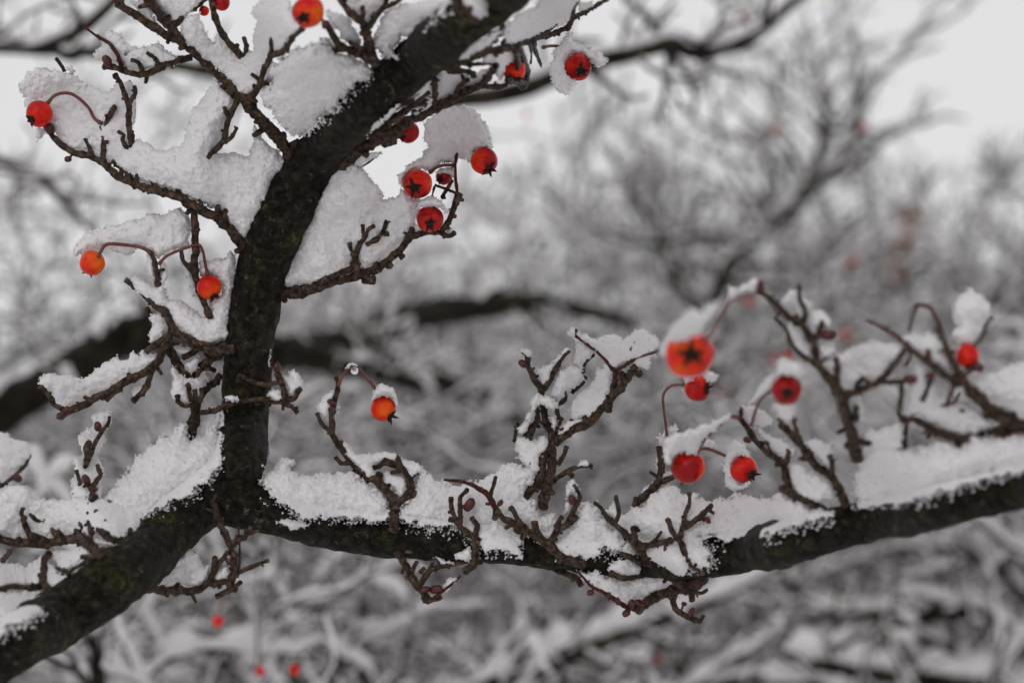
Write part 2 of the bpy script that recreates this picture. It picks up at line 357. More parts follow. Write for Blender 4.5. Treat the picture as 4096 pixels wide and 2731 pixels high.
# lower left cluster at the upright stem
twig('C', -.004, -.004, ['58 26:1830,1370 1700,1375 1600,1350 1480,1290 1380,1230 1330,1150 1290,1060 1220,1030 1130,940 1050,870 985,820', '30 24:1290,1080 1280,1040 1280,1000', '36 30:1340,1240 1200,1340 1150,1390'])
twig('E', -.004, -.006, ['46 34:1320,-120 1290,-20 1240,80 1180,160 1100,200 1000,240 920,290 830,340 750,370 680,420 600,450 520,490 470,520', '34 28:1195,150 1160,270 1120,330 1045,395', '28 24:970,270 900,330 840,395', '26 22:710,395 670,440',
    '28 20:530,490 430,430 380,350 320,280'], [(470, 520, 26, 200), (515, 480, 28, 60)])
twig('C', .003, .003, ['26 20:1150,1040 1180,1110 1195,1180'])
twig('E', 0, .004, ['48 40:1310,-20 1390,100 1450,180 1490,260', '44 40:1720,30 1600,110 1530,200 1510,300', '34 26:1430,60 1530,10 1580,-20', '30 20:1610,130 1690,160', '56 52:1540,400 1530,460 1520,560 1495,720'])
twig('E', -.008, -.010, ['26 22:1500,400 1480,330 1478,275', '22 24:1530,400 1530,350 1522,312', '24 22:1545,405 1580,360 1578,300', '24 24:1520,420 1450,438 1390,400 1400,350'], [(1475, 275, 22, 90)])
twig('E', .006, .012, ['36 30:1730,200 1660,270 1600,330 1560,400'])
twig('E', -.012, -.014, ['22 26:2120,380 2000,390 1900,400 1760,440 1660,480 1575,490', '18 14:1790,430 1770,390 1790,380'])
twig('F', -.010, -.006, ['38 24:40,600 130,595 250,600 330,640 370,690', '30 24:250,600 340,570 400,500', '34 28:285,580 240,430 210,370'], [(214, 335, 28, 95)])
twig('F', -.011, -.009, ['22 26:-90,390 20,440 120,470 250,440'])
# bottom left cluster
twig('L', -.006, -.010, ['50 42:1130,470 1000,500 850,540 760,530 700,500 640,440 520,450 400,465 300,475 180,465 100,475 0,440 -120,400', '38 24:260,460 200,335 170,255 180,175 160,140', '36 22:470,430 390,350 340,295 290,290 235,240',
    '36 26:640,430 580,355 515,335', '32 24:370,460 280,405', '34 30:160,465 140,430', '42 36:1110,440 960,445 880,450 800,385 730,295 700,240', '30 22:950,430 930,375 880,345', '36 24:1100,400 1110,285 1105,215 1130,165', '34 26:1115,360 1200,255 1260,150'], [])
twig('E', -.009, -.012, ['40 22:715,1300 720,1180 730,1090 760,1020 790,980 765,905', '30 26:725,1090 700,1060 680,1030', '26 20:700,1290 640,1260 605,1185', '26 18:650,1400 620,1340 595,1265', '30 26:720,1440 700,1360 700,1340'], [(675, 1020, 36, 110), (752, 1095, 16, 40)])
twig('E', -.006, -.009, ['24 20:615,1120 630,1040 610,980 600,945', '26 18:670,910 720,800 760,700 800,640 850,570 858,518', '36 34:685,870 680,800 695,730', '18 18:580,1130 590,1110'], [(765, 600, 34, 90)])
twig('L', -.006, -.010, ['40 26:820,760 700,850 620,880 520,880 420,850 330,800 250,820 120,810 0,830 -120,860', '38 34:340,800 340,680 350,600 395,545'])
twig('L', -.012, -.014, ['24 20:840,560 700,600 620,650 550,690 530,725', '18 14:535,700 500,680 440,670', '30 20:780,560 700,570 640,580'], label='lichen-crusted dead twig')
twig('E', .10, .12, ['22 18:-40,1090 30,1050 130,970 200,900 232,830'], [(130, 1000, 34, -20)])
twig('E', .02, .02, ['34 28:-30,1160 10,1165 40,1165'])
twig('L', .08, .1, ['26 22:20,610 60,560 100,510'])
# twigs under the lower bough
twig('L', 0, -.004, ['46 36:1100,830 1200,830 1300,842 1450,850 1580,830 1640,770 1690,800', '34 26:1640,780 1670,690 1690,575', '30 26:1680,690 1740,600 1790,540', '34 26:1650,790 1780,770 1800,840 1740,870 1690,890', '30 24:1790,800 1850,850', '26 20:1830,820 1870,790 1890,770'], label='dark twig bristling with moss')
twig('L', -.003, -.010, ['38 36:1800,810 1830,700 1830,600 1810,500 1760,400 1720,300 1680,180 1662,140', '26 18:1830,740 1870,700 1990,650 2105,605', '30 24:1830,500 1850,450 1920,430 1950,370 1960,340', '22 18:1930,410 2030,370', '14 10:1862,740 1880,600 1875,440 1865,340', '24 20:1800,640 1775,590', '28 22:1850,480 1860,410'])
# mid bough twigs
twig('F', -.012, -.006, ['58 50:1130,1600 1132,1440 1110,1340', '44 34:1115,1360 1080,1310 1000,1230 920,1190 850,1140 780,1060 720,970 670,900 635,830', '36 20:640,840 640,730 660,600 690,500 685,450 670,400', '28 18:635,830 580,790 555,760 525,690', '26 20:770,1085 710,1080 670,1035',
    '42 34:1130,1410 1220,1350 1260,1280 1250,1210 1200,1130 1120,1090 1040,1070', '30 24:1050,1075 1000,1110 935,1115', '26 24:1185,1110 1160,1040', '26 18:1255,1210 1310,1150', '34 24:1200,1360 1250,1330 1320,1315', '44 36:1030,1260 1000,1200 1020,1165'], [(640, 606, 24, 150), (1160, 1035, 18, 100)])
twig('I', -.011, -.012, ['44 22:700,950 790,880 790,780 780,680 720,640 660,590 630,540 600,450 595,370', '26 20:670,600 670,480 670,370 715,320 720,300', '32 28:780,690 800,590 760,530', '30 24:620,550 580,540'], [(738, 430, 38, 60)])
twig('I', -.006, -.004, ['40 34:170,790 260,930 290,1000 350,1090 400,1150 440,1190', '26 20:290,950 330,870', '32 24:350,1060 430,940 520,910 620,890 700,870 780,850', '18 14:530,905 490,860 450,820', '26 24:410,1180 500,1165 510,1145', '22 20:420,950 450,880', '24 18:350,960 390,920'], [(475, 1088, 34, 20), (400, 1090, 26, 190)])
twig('I', -.006, -.004, ['16 12:440,1170 510,1120 600,1050 672,985'], m=TWIGR)
twig('I', -.012, -.016, ['52 34:1640,900 1500,850 1400,780 1330,720 1240,660 1120,590 1000,530 945,460', '26 18:900,360 930,270 945,205', '32 28:945,450 940,545', '34 24:1190,630 1120,540 1080,470 1060,450', '38 34:1300,700 1260,620 1245,560', '28 26:1130,600 1100,640', '30 24:1180,640 1150,700'], [(980, 415, 21, 60)])
twig('I', -.0145, -.018, ['34 26:945,465 900,370 850,320', '24 13:855,325 760,270 650,240 542,233'], m=TWIGR, label='bare red end of a twig')
twig('I', -.013, -.014, ['38 30:1340,740 1390,690 1430,620 1500,590 1540,520', '30 16:1535,530 1570,440 1610,370 1590,320 1558,272', '28 24:1425,635 1440,560 1470,520', '30 24:1530,580 1580,515'], [(1545, 390, 36, 100)])
twig('I', 0, -.002, ['34 30:1250,870 1350,905 1480,960 1580,1000 1620,1060'])
twig('J', -.012, -.018, ['56 40:1060,1260 1000,1225 900,1160 800,1080 720,1000 680,920', '40 18:690,940 600,860 520,780 450,720 400,650 345,605', '26 20:505,775 540,700 530,620 515,553', '34 32:685,940 660,850 660,795', '34 28:710,950 820,930 945,905', '20 14:780,930 830,890 872,835', '32 26:560,1010 680,1060 800,1095'], [(930, 990, 44, -70)])
twig('J', -.008, -.010, ['34 26:840,1140 780,1150 650,1190 560,1200 470,1150'])
twig('J', -.012, -.018, ['44 24:1210,1150 1100,1080 1050,980 1010,900 960,830 920,735', '28 20:1010,900 1040,790 1060,690 1090,620 1095,540', '30 26:1035,810 1130,750 1200,700 1262,630', '24 20:1200,710 1210,740'], [(1237, 742, 24, -60), (1258, 632, 20, 60)])
twig('J', -.004, -.010, ['66 44:1200,1210 1100,1245 1000,1280 850,1330 740,1400 680,1450', '40 30:1030,1250 970,1340 980,1440 1080,1500', '30 24:1080,1500 1170,1540 1200,1490', '26 18:1010,1300 1100,1310 1190,1315 1230,1290', '30 24:1090,1500 1110,1460'], [(955, 1352, 28, 160), (1112, 1468, 24, 70), (1050, 1400, 22, 0), (700, 1400, 34, 160)])
twig('J', -.010, -.016, ['28 20:690,1440 600,1425 500,1360 400,1300', '20 12:410,1305 320,1260 260,1190 215,1135'], [(320, 1312, 28, 200), (462, 1330, 20, 80), (530, 1380, 28, 100), (636, 1408, 34, 80), (600, 1472, 30, 220)], m=TWIGR)
# the upright twig cluster in the middle
twig('G', -.002, 0, ['56 32:730,1640 740,1560 770,1440 800,1300 800,1150 790,1050 750,950 730,850 720,760 710,690', '46 44:540,1570 650,1480 710,1380 730,1220 760,1130', '34 28:715,700 650,600 610,520 610,450', '22 18:615,455 590,425 568,402', '30 18:725,710 790,620 840,520 900,430 935,400',
    '50 40:820,1120 920,1040 1050,980 1100,950 1180,870 1250,790', '40 32:1240,800 1330,700 1400,600 1455,520', '34 24:1260,780 1290,650 1300,550 1312,460', '32 26:1060,960 1065,900 1100,840', '26 22:1230,830 1255,868', '28 20:840,1040 850,930 838,850', '26 20:800,840 900,780 890,710',
    '26 20:850,1290 900,1200 912,1150', '28 20:825,1400 920,1340 1020,1300 1115,1300', '22 20:920,1345 960,1378', '34 28:1425,560 1490,580', '26 24:850,970 875,920'], [(570, 500, 34, 140), (1340, 595, 36, 70), (1265, 700, 13, 90), (960, 960, 22, 120)])
twig('G', -.002, .010, ['40 26:620,1080 650,1000 690,940 680,850', '22 18:500,1110 515,1040 528,970', '28 22:950,720 1040,650 1060,600', '26 22:1035,560 1060,480 1120,430', '30 22:600,1060 590,1000', '34 30:560,1430 600,1350'])
twig('G', -.003, -.004, ['20 15:1290,565 1230,480 1150,400 1080,350 985,280', '20 14:1315,545 1400,490 1480,450 1560,420 1635,400', '16 12:1425,385 1470,300'], [(990, 240, 14, 100), (1155, 405, 14, 80)], m=TWIGR)
twig('G', 0, -.004, ['42 30:1430,1640 1500,1560 1580,1480 1640,1400 1650,1280 1640,1150', '30 24:1650,1430 1740,1390 1800,1360'])
# right hand clusters, nearer than the focus
twig('H', -.006, -.012, ['64 46:1060,1640 1030,1568 1000,1450 960,1300 930,1180 880,1060 800,980 720,880', '44 28:730,900 710,740 650,640 600,580 500,520 400,420 330,350 260,305', '30 20:620,580 640,480 590,380 590,275', '28 20:715,700 750,620 772,555', '28 16:720,890 600,820 530,740 490,630 400,525', '36 28:880,1040 890,920 880,850',
    '40 26:940,1140 1080,1090 1200,1040 1280,960 1350,870 1415,775', '30 26:1220,1035 1350,1030 1440,1015', '30 24:1030,1090 1050,1040 1100,1000', '26 22:1390,1040 1390,1150 1370,1270 1400,1340', '36 26:1030,1330 1030,1230', '40 30:1040,1500 1120,1510 1180,1480', '30 26:1180,1520 1320,1560 1400,1500'], [(285, 285, 34, 100), (815, 665, 44, 10), (435, 450, 20, 70), (1455, 1012, 44, 0)])
twig('J', -.006, -.008, ['46 28:2160,680 2000,580 1900,540 1850,400 1830,300 1750,240 1650,160 1580,80 1530,0 1480,-60', '32 26:1900,545 1850,520 1820,490', '28 24:1840,310 1860,280 1880,190', '24 18:2100,640 1990,500 1945,425', '24 18:1490,-50 1500,-130', '18 16:1470,-70 1390,-60'], [(1550, 115, 32, 170), (1700, 140, 22, 90), (1830, 500, 26, 120)])
twig('J', -.006, -.010, ['48 34:2320,640 2280,520 2200,400 2100,330 2000,220 1950,130 1880,60 1800,0', '26 20:1950,130 1935,40 1880,-110', '32 26:2210,380 2200,250 2180,235', '24 22:2010,240 1990,270', '22 18:1880,60 1830,-20 1790,-50'], [(1970, 260, 22, 200)])
twig('H', .02, -.006, ['74 56:2900,1500 2600,1430 2352,1390 2150,1310 2050,1230 1950,1120', '52 30:1960,1135 1850,980 1780,850 1730,720 1680,590', '44 26:1850,1040 1700,960 1600,880 1500,800 1420,730', '32 24:1620,900 1600,810', '28 22:1640,970 1600,1080 1560,1175', '26 20:2060,1310 1950,1280 1850,1250', '60 34:2300,1385 2100,1430 1950,1470 1850,1480 1700,1440 1600,1390 1500,1330 1405,1330',
    '24 20:1430,1360 1425,1540', '20 16:1440,720 1460,830 1420,905', '20 18:1960,745 2030,680 2050,600 2100,520', '34 26:2180,1290 2280,1290 2330,1370'], [(1420, 1330, 36, 170), (1600, 815, 28, 95), (1610, 985, 24, 200), (1610, 1450, 24, 240), (1990, 915, 40, -20)])
twig('H', -.004, -.008, ['26 14:1430,740 1300,640 1200,580 1115,545', '24 16:1690,590 1620,450 1510,430 1470,540 1450,640', '24 18:1800,1050 1760,1180 1745,1230', '20 16:1850,1120 1800,1200 1700,1220'], m=TWIGR)
# twigs on the upper bough
twig('B', -.006, -.008, ['70 62:700,1310 780,1230 850,1170 1000,1100 1180,1000', '58 30:1150,1010 1300,920 1450,850 1600,770 1750,700 1830,660 1900,560 1930,515', '32 26:1850,680 1960,690 2015,665', '28 22:1610,750 1640,680 1705,628', '32 26:1440,840 1450,700 1448,620', '46 30:960,1080 1100,960 1200,880 1330,780 1405,720', '40 30:1050,1130 1140,1110'])
twig('B', .002, .006, ['60 46:1560,520 1680,460 1780,420 1900,300 2000,225', '44 36:1600,500 1750,430 1950,390 2100,350 2250,290', '24 18:1640,500 1780,505 1910,490', '36 28:1560,560 1700,560 1760,590'])
twig('M', .004, .008, ['40 30:-20,395 120,360 270,300 400,270 535,215', '18 12:270,310 400,230 452,175', '30 18:540,215 560,150 640,110 730,60 850,-10 950,-60', '22 18:570,150 580,60 610,10'], m=TWIG)
twig('B', -.010, -.014, ['56 36:985,520 950,440 920,300 880,180 800,120 740,40 690,-40', '34 26:920,230 990,130 1060,40 1080,-40', '28 24:1050,60 1130,30 1210,-30', '24 20:880,180 885,110 880,55', '48 34:960,480 800,400 700,350 640,250 585,180', '34 28:740,380 600,410 572,370', '26 22:900,390 840,370 780,330'])
twig('B', -.016, -.03, ['44 34:1780,170 1700,130 1620,50 1585,-40'])
twig('D', 0, -.002, ['64 34:190,950 280,925 400,920 550,870 680,830 800,800 900,770 1000,740 1100,660 1180,580 1250,490', '32 26:1240,500 1275,420', '32 24:1250,490 1380,450 1480,450 1560,480 1612,450', '26 36:1490,460 1560,360 1600,260 1640,150', '44 38:890,820 970,822', '36 30:1080,690 1110,720', '32 28:1170,620 1195,640', '22 18:1640,190 1672,200'], [(1600, 325, 22, 20)])
twig('D', -.005, -.006, ['36 28:540,850 620,800 700,770 790,740 830,690', '32 22:840,790 835,690 830,620 860,540 900,490 930,430 975,398', '28 20:915,545 1000,500 1050,430 1080,355', '22 18:895,490 885,395', '22 18:815,650 790,600 780,535', '18 14:545,770 600,700 605,648', '22 22:1050,470 1085,460', '18 12:820,650 790,700'])
twig('B', .004, .004, ['12 8:860,1325 950,1260 1022,1200'])
twig('D', -.002, -.003, ['16 12:1625,150 1612,20 1610,-70 1615,-160', '14 12:1620,145 1540,110 1450,80', '12 8:1448,90 1440,120 1428,170', '10 8:1613,-80 1625,-150 1622,-172'], m=TWIGR)
twig('D', .001, .001, ['14 26:1592,40 1560,90 1520,150 1515,185'])

# withered black leaf shreds beside one berry
mb = MB()
for body in ('22 30:150,350 165,420 180,470 205,560 195,640 165,685', '26 10:250,330 290,430 325,525', '18 26:120,400 140,470 130,560', '16 8:230,330 245,420 240,500', '30 30:60,620 120,640 180,650'):
    hd, b2 = body.split(':'); r0, r1 = map(float, hd.split()); a = to_s('M', parse(b2)); d = depth0(a[:, 0], a[:, 1]) - .004
    c = catmull(P(a[:, 0], a[:, 1], d), step=.0006); r = np.linspace(r0, r1, len(c)) / 1.96 * PX
    tube(mb, c, r, 8, lambda v, rad: rad[:, None] * .6 * noise3(v * 700), flat=np.array([1, .5, 1]))
lf = mb.build('withered_leaf', DEAD); tag(lf, 'shrivelled black wet leaf hanging against a half hidden berry', 'leaf')

# ------------------------------------------------------------------ berries
def berry(crop, x, y, r, cal, ripe, label, stem=None, dz=0., squash=1.0, group='red berries hanging on the foreground tree', srad=13, face=True, spk=1.0):
    s = to_s(crop, [(x, y)])[0]; d = float(depth0(s[0], s[1])) + dz; c = P(s[0], s[1], d); R = r * rs(crop) * PX * d
    e = root('berry', label, 'berry', c.tolist(), group)
    dx, dy = (cal[0] - x) / r, (cal[1] - y) / r; q = dx * dx + dy * dy
    zz = math.sqrt(max(0, 1 - q)); zz = zz if face else -zz
    ax = dx * RIGHT - dy * UP - zz * FWD; ax /= np.linalg.norm(ax)
    u = np.cross(ax, [.2, .3, 1.0]); u /= np.linalg.norm(u); w = np.cross(ax, u)
    n, sd_ = 28, 36; th = np.linspace(0, pi, n); a = np.arange(sd_) / sd_ * 2 * pi
    rr = np.sin(th); z = np.cos(th) * squash
    z = z - .10 * np.exp(-(th / .28) ** 2) - .07 * np.exp(-((pi - th) / .25) ** 2)       # dimples at both poles
    rad_ = rr[:, None] * (1 + .018 * np.cos(5 * a)[None, :] * np.sin(th)[:, None])
    v = z[:, None, None] * ax * R + rad_[..., None] * R * (np.cos(a)[None, :, None] * u + np.sin(a)[None, :, None] * w)
    v = v + (v / R) * (.04 * R * noise3((v + c) * 210) + .012 * R * noise3((v + c) * 700))[..., None] + c
    i = np.arange(n - 1)[:, None] * sd_; j = np.arange(sd_)[None, :]; j2 = (j + 1) % sd_
    m1 = MB(); m1.add(v.reshape(-1, 3), np.stack([i + j, i + sd_ + j, i + sd_ + j2, i + j2], -1).reshape(-1, 4))
    sk = part(m1, 'skin', BERRY, e); sk['ripeness'] = float(ripe)
    # calyx: a dark dish with five pointed dry sepals
    m2 = MB(); na, nr = 20, 5; a = np.arange(na) / na * 2 * pi; rr = np.linspace(0.02, .31, nr)
    hz = np.array([.955, .96, .985, 1.0, .93]) * squash
    rj = rr[:, None] * (1 + .16 * np.cos(5 * a)[None, :])
    v = hz[:, None, None] * R * ax + rj[..., None] * R * (np.cos(a)[None, :, None] * u + np.sin(a)[None, :, None] * w) + c
    i = np.arange(nr - 1)[:, None] * na; j = np.arange(na)[None, :]; j2 = (j + 1) % na
    m2.add(v.reshape(-1, 3), np.stack([i + j, i + na + j, i + na + j2, i + j2], -1).reshape(-1, 4))
    m2.add(v[0], np.arange(na)[None, :])
    for k in range(5):
        aa = k * 2 * pi / 5 + rng.uniform(-.3, .3); rd = cos(aa) * u + sin(aa) * w; ln = rng.uniform(.16, .52) * spk; lift = rng.uniform(.02, .42)
        b0 = c + R * (.96 * squash * ax + .20 * rd); b1 = c + R * ((.97 + lift * .5) * squash * ax + (.25 + ln * .5) * rd); b2 = c + R * ((.93 + lift) * squash * ax + (.25 + ln) * rd)
        tube(m2, np.array([b0, b1, b2]), np.array([.13, .09, .010]) * R, 7, flat=None)
    part(m2, 'calyx', CALYX, e)
    if stem:
        a = to_s(stem[0], parse(stem[1])); dd = depth0(a[:, 0], a[:, 1]); T = np.linspace(0, 1, len(a)); dz0 = stem[2] if len(stem) > 2 else -.003
        dd = dd + dz0 * (1 - T) + (dz - (R * .55 if (len(stem) > 3 and stem[3]) else 0)) * T
        p = catmull(P(a[:, 0], a[:, 1], dd), step=.0007); rr = np.full(len(p), srad / 1.96 * PX * d); rr[-4:] *= np.array([1.05, 1.2, 1.35, 1.4]); rr[:3] *= 1.3
        m3 = MB(); tube(m3, p, rr, 10, lambda v, rad: rad[:, None] * .12 * noise3(v * 900)); part(m3, 'stem', STEM, e)
    return e
berry('A', 308, 893, 105, (255, 945), .02, 'glossy red berry on an arching stem in front of the leftmost snow slab', ('A', '800,970 740,930 690,840 600,760 520,730 430,750 370,815', -.003), -.006)
berry('C', 724, 688, 100, (690, 740), .20, 'orange-red berry with its stem end towards us, under the left snow ledge', ('C', '1185,610 1110,570 1000,550 870,540 820,555 790,600 765,650', -.003, True), -.006, face=False, srad=14)
berry('C', 1640, 880, 96, (1685, 955), .10, 'orange berry tucked into snow against the left side of the upright stem', ('C', '1245,700 1300,640 1380,600 1480,565 1555,545 1590,600 1608,690 1630,790', -.004), -.004, srad=12)
berry('B', 455, 95, 128, (430, 155), .05, 'soft-focus orange-red berry at the top edge above the largest snow cushion', ('B', '590,190 560,150 520,120 480,60', -.014), -.026)
berry('A', 1742, 25, 62, (1760, -20), -.02, 'small red berry cut by the top edge, right of an upright twig', ('A', '1668,40 1700,10', -.014), -.006)
berry('A', 1600, 88, 40, (1590, 60), -.06, 'smallest red berry near the top edge, half behind an upright twig', None, .008)
berry('B', 1240, 1035, 88, (1190, 1070), -.04, 'red berry with an icy rim, half hidden behind a dark twig below the upper bough', None, .010, spk=1.3)
berry('B', 1835, 1262, 107, (1875, 1335), .07, 'red-orange berry with long dark sepals under the right end of a pink-white snow lump', ('B', '1615,1240 1680,1190 1760,1180', .002), -.004, spk=1.35)
berry('B', 1310, 1440, 117, (1285, 1478), .06, 'large speckled red berry, leftmost in the cluster of four right of the upright stem', ('B', '1615,1300 1540,1295 1470,1310 1412,1352', -.003), -.006, spk=1.25)
berry('B', 1520, 1385, 66, (1490, 1410), -.06, 'bright red berry mostly buried in snow between two hanging berries', None, .003)
berry('D', 1410, 345, 107, (1412, 392), -.07, 'dark red berry, lowest in the cluster of four, resting on a twig tip', ('D', '1428,170 1420,220 1415,260', -.003), -.006)
berry('M', 610, 530, 108, (632, 570), .07, 'orange-red berry wrapped in a collar of icy snow beside the upper bough', ('M', '340,372 400,362 470,372 540,440', .003), -.004, spk=1.2)
berry('M', 112, 550, 92, (132, 630), .02, 'red berry with a blackened lower half behind a shrivelled leaf', None, .002)
berry('F', 1045, 655, 100, (1108, 718), -.04, 'lone red berry with a snow cap dangling from a thin hooped stem', ('F', '690,480 720,410 770,340 810,320 860,345 920,420 970,480 992,540', -.006), -.004, srad=12)
berry('G', 1880, 425, 192, (1878, 425), -.01, 'biggest, strongly blurred red berry, its black star facing the viewer', ('G', '2330,-30 2200,10 2120,110 2060,230 2000,320', -.02), -.14, srad=18, spk=.9)
berry('G', 1940, 690, 103, (2012, 690), .02, 'small sharp red berry just below the big blurred one, star on its right', ('G', '1700,1070 1690,960 1675,850 1670,760 1690,710 1740,670 1840,660', 0), -.004, srad=12)
berry('J', 1080, 322, 136, (1050, 400), -.03, 'blurred plain red berry without a visible star, below a veil of soft snow', ('J', '1480,-65 1390,-60 1330,0 1270,40 1200,120 1150,215', -.03), -.07, face=False, srad=15)
berry('J', 1520, 345, 108, (1575, 388), .05, 'bright red berry set in a hanging sleeve of ice above the right bough', ('J', '1120,260 1180,190 1250,190 1370,238 1450,290', -.004), -.004, spk=1.2)
berry('H', 490, 1095, 122, (482, 1122), .0, 'round red berry with a dark eye and small snow cap, right of centre', ('H', '215,1370 250,1250 300,1160 375,1100', -.01), -.035)
berry('H', 1912, 830, 92, (1915, 910), -.08, 'narrow deep red berry at the far right under a tall snow blob', None, -.002, squash=1.15)

# far, blurred berries of the trees behind
for k, (x, y, r, d) in enumerate([(500, 1425, 13, 1.45), (597, 1540, 11, 1.5), (675, 1537, 13, 1.45), (1778, 826, 11, 2.4), (1812, 818, 13, 2.2), (1942, 768, 11, 2.6), (1088, 1020, 13, 2.8), (1510, 1512, 11, 2.2), (1660, 905, 8, 2.6), (1210, 262, 9, 2.8), (1985, 290, 10, 3.2), (1780, 298, 9, 3.2),
        (1330, 815, 10, 2.9), (2330, 985, 9, 2.4), (1700, 42, 9, 2.3), (1668, 95, 9, 2.3), (1955, 600, 10, 3.0), (1720, 690, 11, 2.6), (2000, 1220, 9, 2.2)]):
    lab = {0: 'blurred red berry low on the left under the dark bough', 1: 'blurred red berry at the bottom edge, left one of two', 2: 'blurred red berry at the bottom edge, right one of two'}.get(k, 'faint out-of-focus red berry among the snowy twigs behind')
    s = np.array([x, y]) * 1.7415; c = P(s[0], s[1], d); R = r * (1 if k < 3 else .8) * 1.7415 * PX * d
    e = root('berry', lab, 'berry', c.tolist(), 'blurred berries of the trees behind')
    m1 = MB(); v, f = bud_mesh(c, [.1, .2, -1], R, 1.0); m1.add(v, f); sk = part(m1, 'skin', BERRY, e); sk['ripeness'] = .0
    m2 = MB(); tube(m2, np.array([c + [0, 0, R * .9], c + [R * .5, R, R * 3], c + [R * 2, R * 2, R * 4]]), np.array([.1, .1, .12]) * R, 6); part(m2, 'stem', STEM, e)

# ------------------------------------------------------------------ snow lying on the foreground tree
OCT = np.array([(1, 0, 0), (-1, 0, 0), (0, 1, 0), (0, -1, 0), (0, 0, 1), (0, 0, -1)], float)
OCF = np.array([(0, 2, 4), (2, 1, 4), (1, 3, 4), (3, 0, 4), (2, 0, 5), (1, 2, 5), (3, 1, 5), (0, 3, 5)])
def snow_blob(mb, crop, body, dz, tf, tb, step=3.4, drape=False, rag=1.0):
    poly = catmull(to_s(crop, parse(body)), per=4, closed=True)[:, :2]
    x0, y0 = poly.min(0) - 8; x1, y1 = poly.max(0) + 8
    xs = np.arange(x0, x1, step); ys = np.arange(y0, y1, step); X, Y = np.meshgrid(xs, ys); sh = X.shape; x, y = X.ravel(), Y.ravel()
    a = poly; b = np.roll(poly, -1, 0); dist = np.full(len(x), 1e9); ins = np.zeros(len(x), bool)
    for (ax, ay), (bx, by) in zip(a, b):
        vx, vy = bx - ax, by - ay; L2 = vx * vx + vy * vy + 1e-9
        t = np.clip(((x - ax) * vx + (y - ay) * vy) / L2, 0, 1)
        dist = np.minimum(dist, (x - ax - t * vx) ** 2 + (y - ay - t * vy) ** 2)
        if abs(vy) > 1e-9:
            c = ((ay > y) != (by > y)) & (x < vx * (y - ay) / vy + ax); ins ^= c
    d = np.sqrt(dist) * np.where(ins, 1, -1)
    if drape: rag = 1.7
    d = d + rag * (6.5 * noise2(x / 26, y / 26, 1.) + 4.2 * noise2(x / 9.5, y / 9.5, 2.) + 2.0 * noise2(x / 5, y / 5, 3.)) + 1.0
    M = (d > 0).reshape(sh); dm = max(20., d.max())
    d0 = depth0(x, y); dpos = np.maximum(d, 0)
    def sup(q): q = np.clip(1 - q, 0, 1); return np.sqrt(np.maximum(0, 1 - q * q))
    g = .40 * sup(dpos / 26) + .60 * sup(dpos / dm) * (1 + .35 * min(1., dm / 120))
    lump = .0030 * noise2(x / 130, y / 130, 4.) + .0009 * noise2(x / 46, y / 46, 5.) + .0005 * noise2(x / 19, y / 19, 6.) + .00028 * noise2(x / 9, y / 9, 7.) + .00016 * noise2(x / 4.6, y / 4.6, 8.)
    big = min(1., dm / 60)
    zf = d0 + dz - (tf * g + lump * np.clip(g * 1.5, 0, 1) * (.4 + .6 * big)); zb = d0 + dz + tb * g
    if drape:
        bf = bough_front(x, y); zf = np.where(bf > 0, np.minimum(zf, d0 - np.sqrt(bf ** 2 + .005 ** 2) * 1.04 - .0022 - .5 * lump - .0022 * sup(dpos / 60)), zf)
    zf = np.minimum(zf, zb)
    if drape: crumbs(mb, x, y, d, d0, bf)
    cell = M[:-1, :-1] & M[1:, :-1] & M[:-1, 1:] & M[1:, 1:]
    use = np.zeros(sh, bool); use[:-1, :-1] |= cell; use[1:, :-1] |= cell; use[:-1, 1:] |= cell; use[1:, 1:] |= cell
    if cell.sum() < 3: return
    id_ = -np.ones(sh, np.int64); id_[use] = np.arange(use.sum()); u = use.ravel()
    jx = step * .38 * noise2(x / 3.1, y / 3.1, 9.); jy = step * .38 * noise2(x / 3.1, y / 3.1, 10.)
    F = P(x[u] + jx[u], y[u] + jy[u], zf[u]); Bk = P(x[u] + jx[u], y[u] + jy[u], zb[u]); n = len(F)
    q = np.stack([id_[:-1, :-1][cell], id_[1:, :-1][cell], id_[1:, 1:][cell], id_[:-1, 1:][cell]], -1)
    s0 = mb.n; mb.v += [F, Bk]; mb.n += 2 * n; mb.f += [q + s0, q[:, ::-1] + s0 + n]
    cp = np.pad(cell, 1)
    for dy, dx, (p, r) in ((-1, 0, ((0, 0), (0, 1))), (1, 0, ((1, 1), (1, 0))), (0, -1, ((1, 0), (0, 0))), (0, 1, ((0, 1), (1, 1)))):
        nb = cp[1 + dy:cp.shape[0] - 1 + dy, 1 + dx:cp.shape[1] - 1 + dx]; E = cell & ~nb; ii, jj = np.nonzero(E)
        if len(ii) == 0: continue
        A_ = id_[ii + p[0], jj + p[1]]; B_ = id_[ii + r[0], jj + r[1]]
        mb.f.append(np.stack([A_, B_, B_ + n, A_ + n], -1) + s0)
    # loose grains along the rim and over the surface
    df = d[u]; rim = np.nonzero(df < 7)[0]; mid = np.nonzero(df >= 7)[0]
    pick = np.concatenate([rng.choice(rim, int(len(rim) * .30)) if len(rim) else rim, rng.choice(mid, int(len(mid) * .018)) if len(mid) else mid]).astype(int)
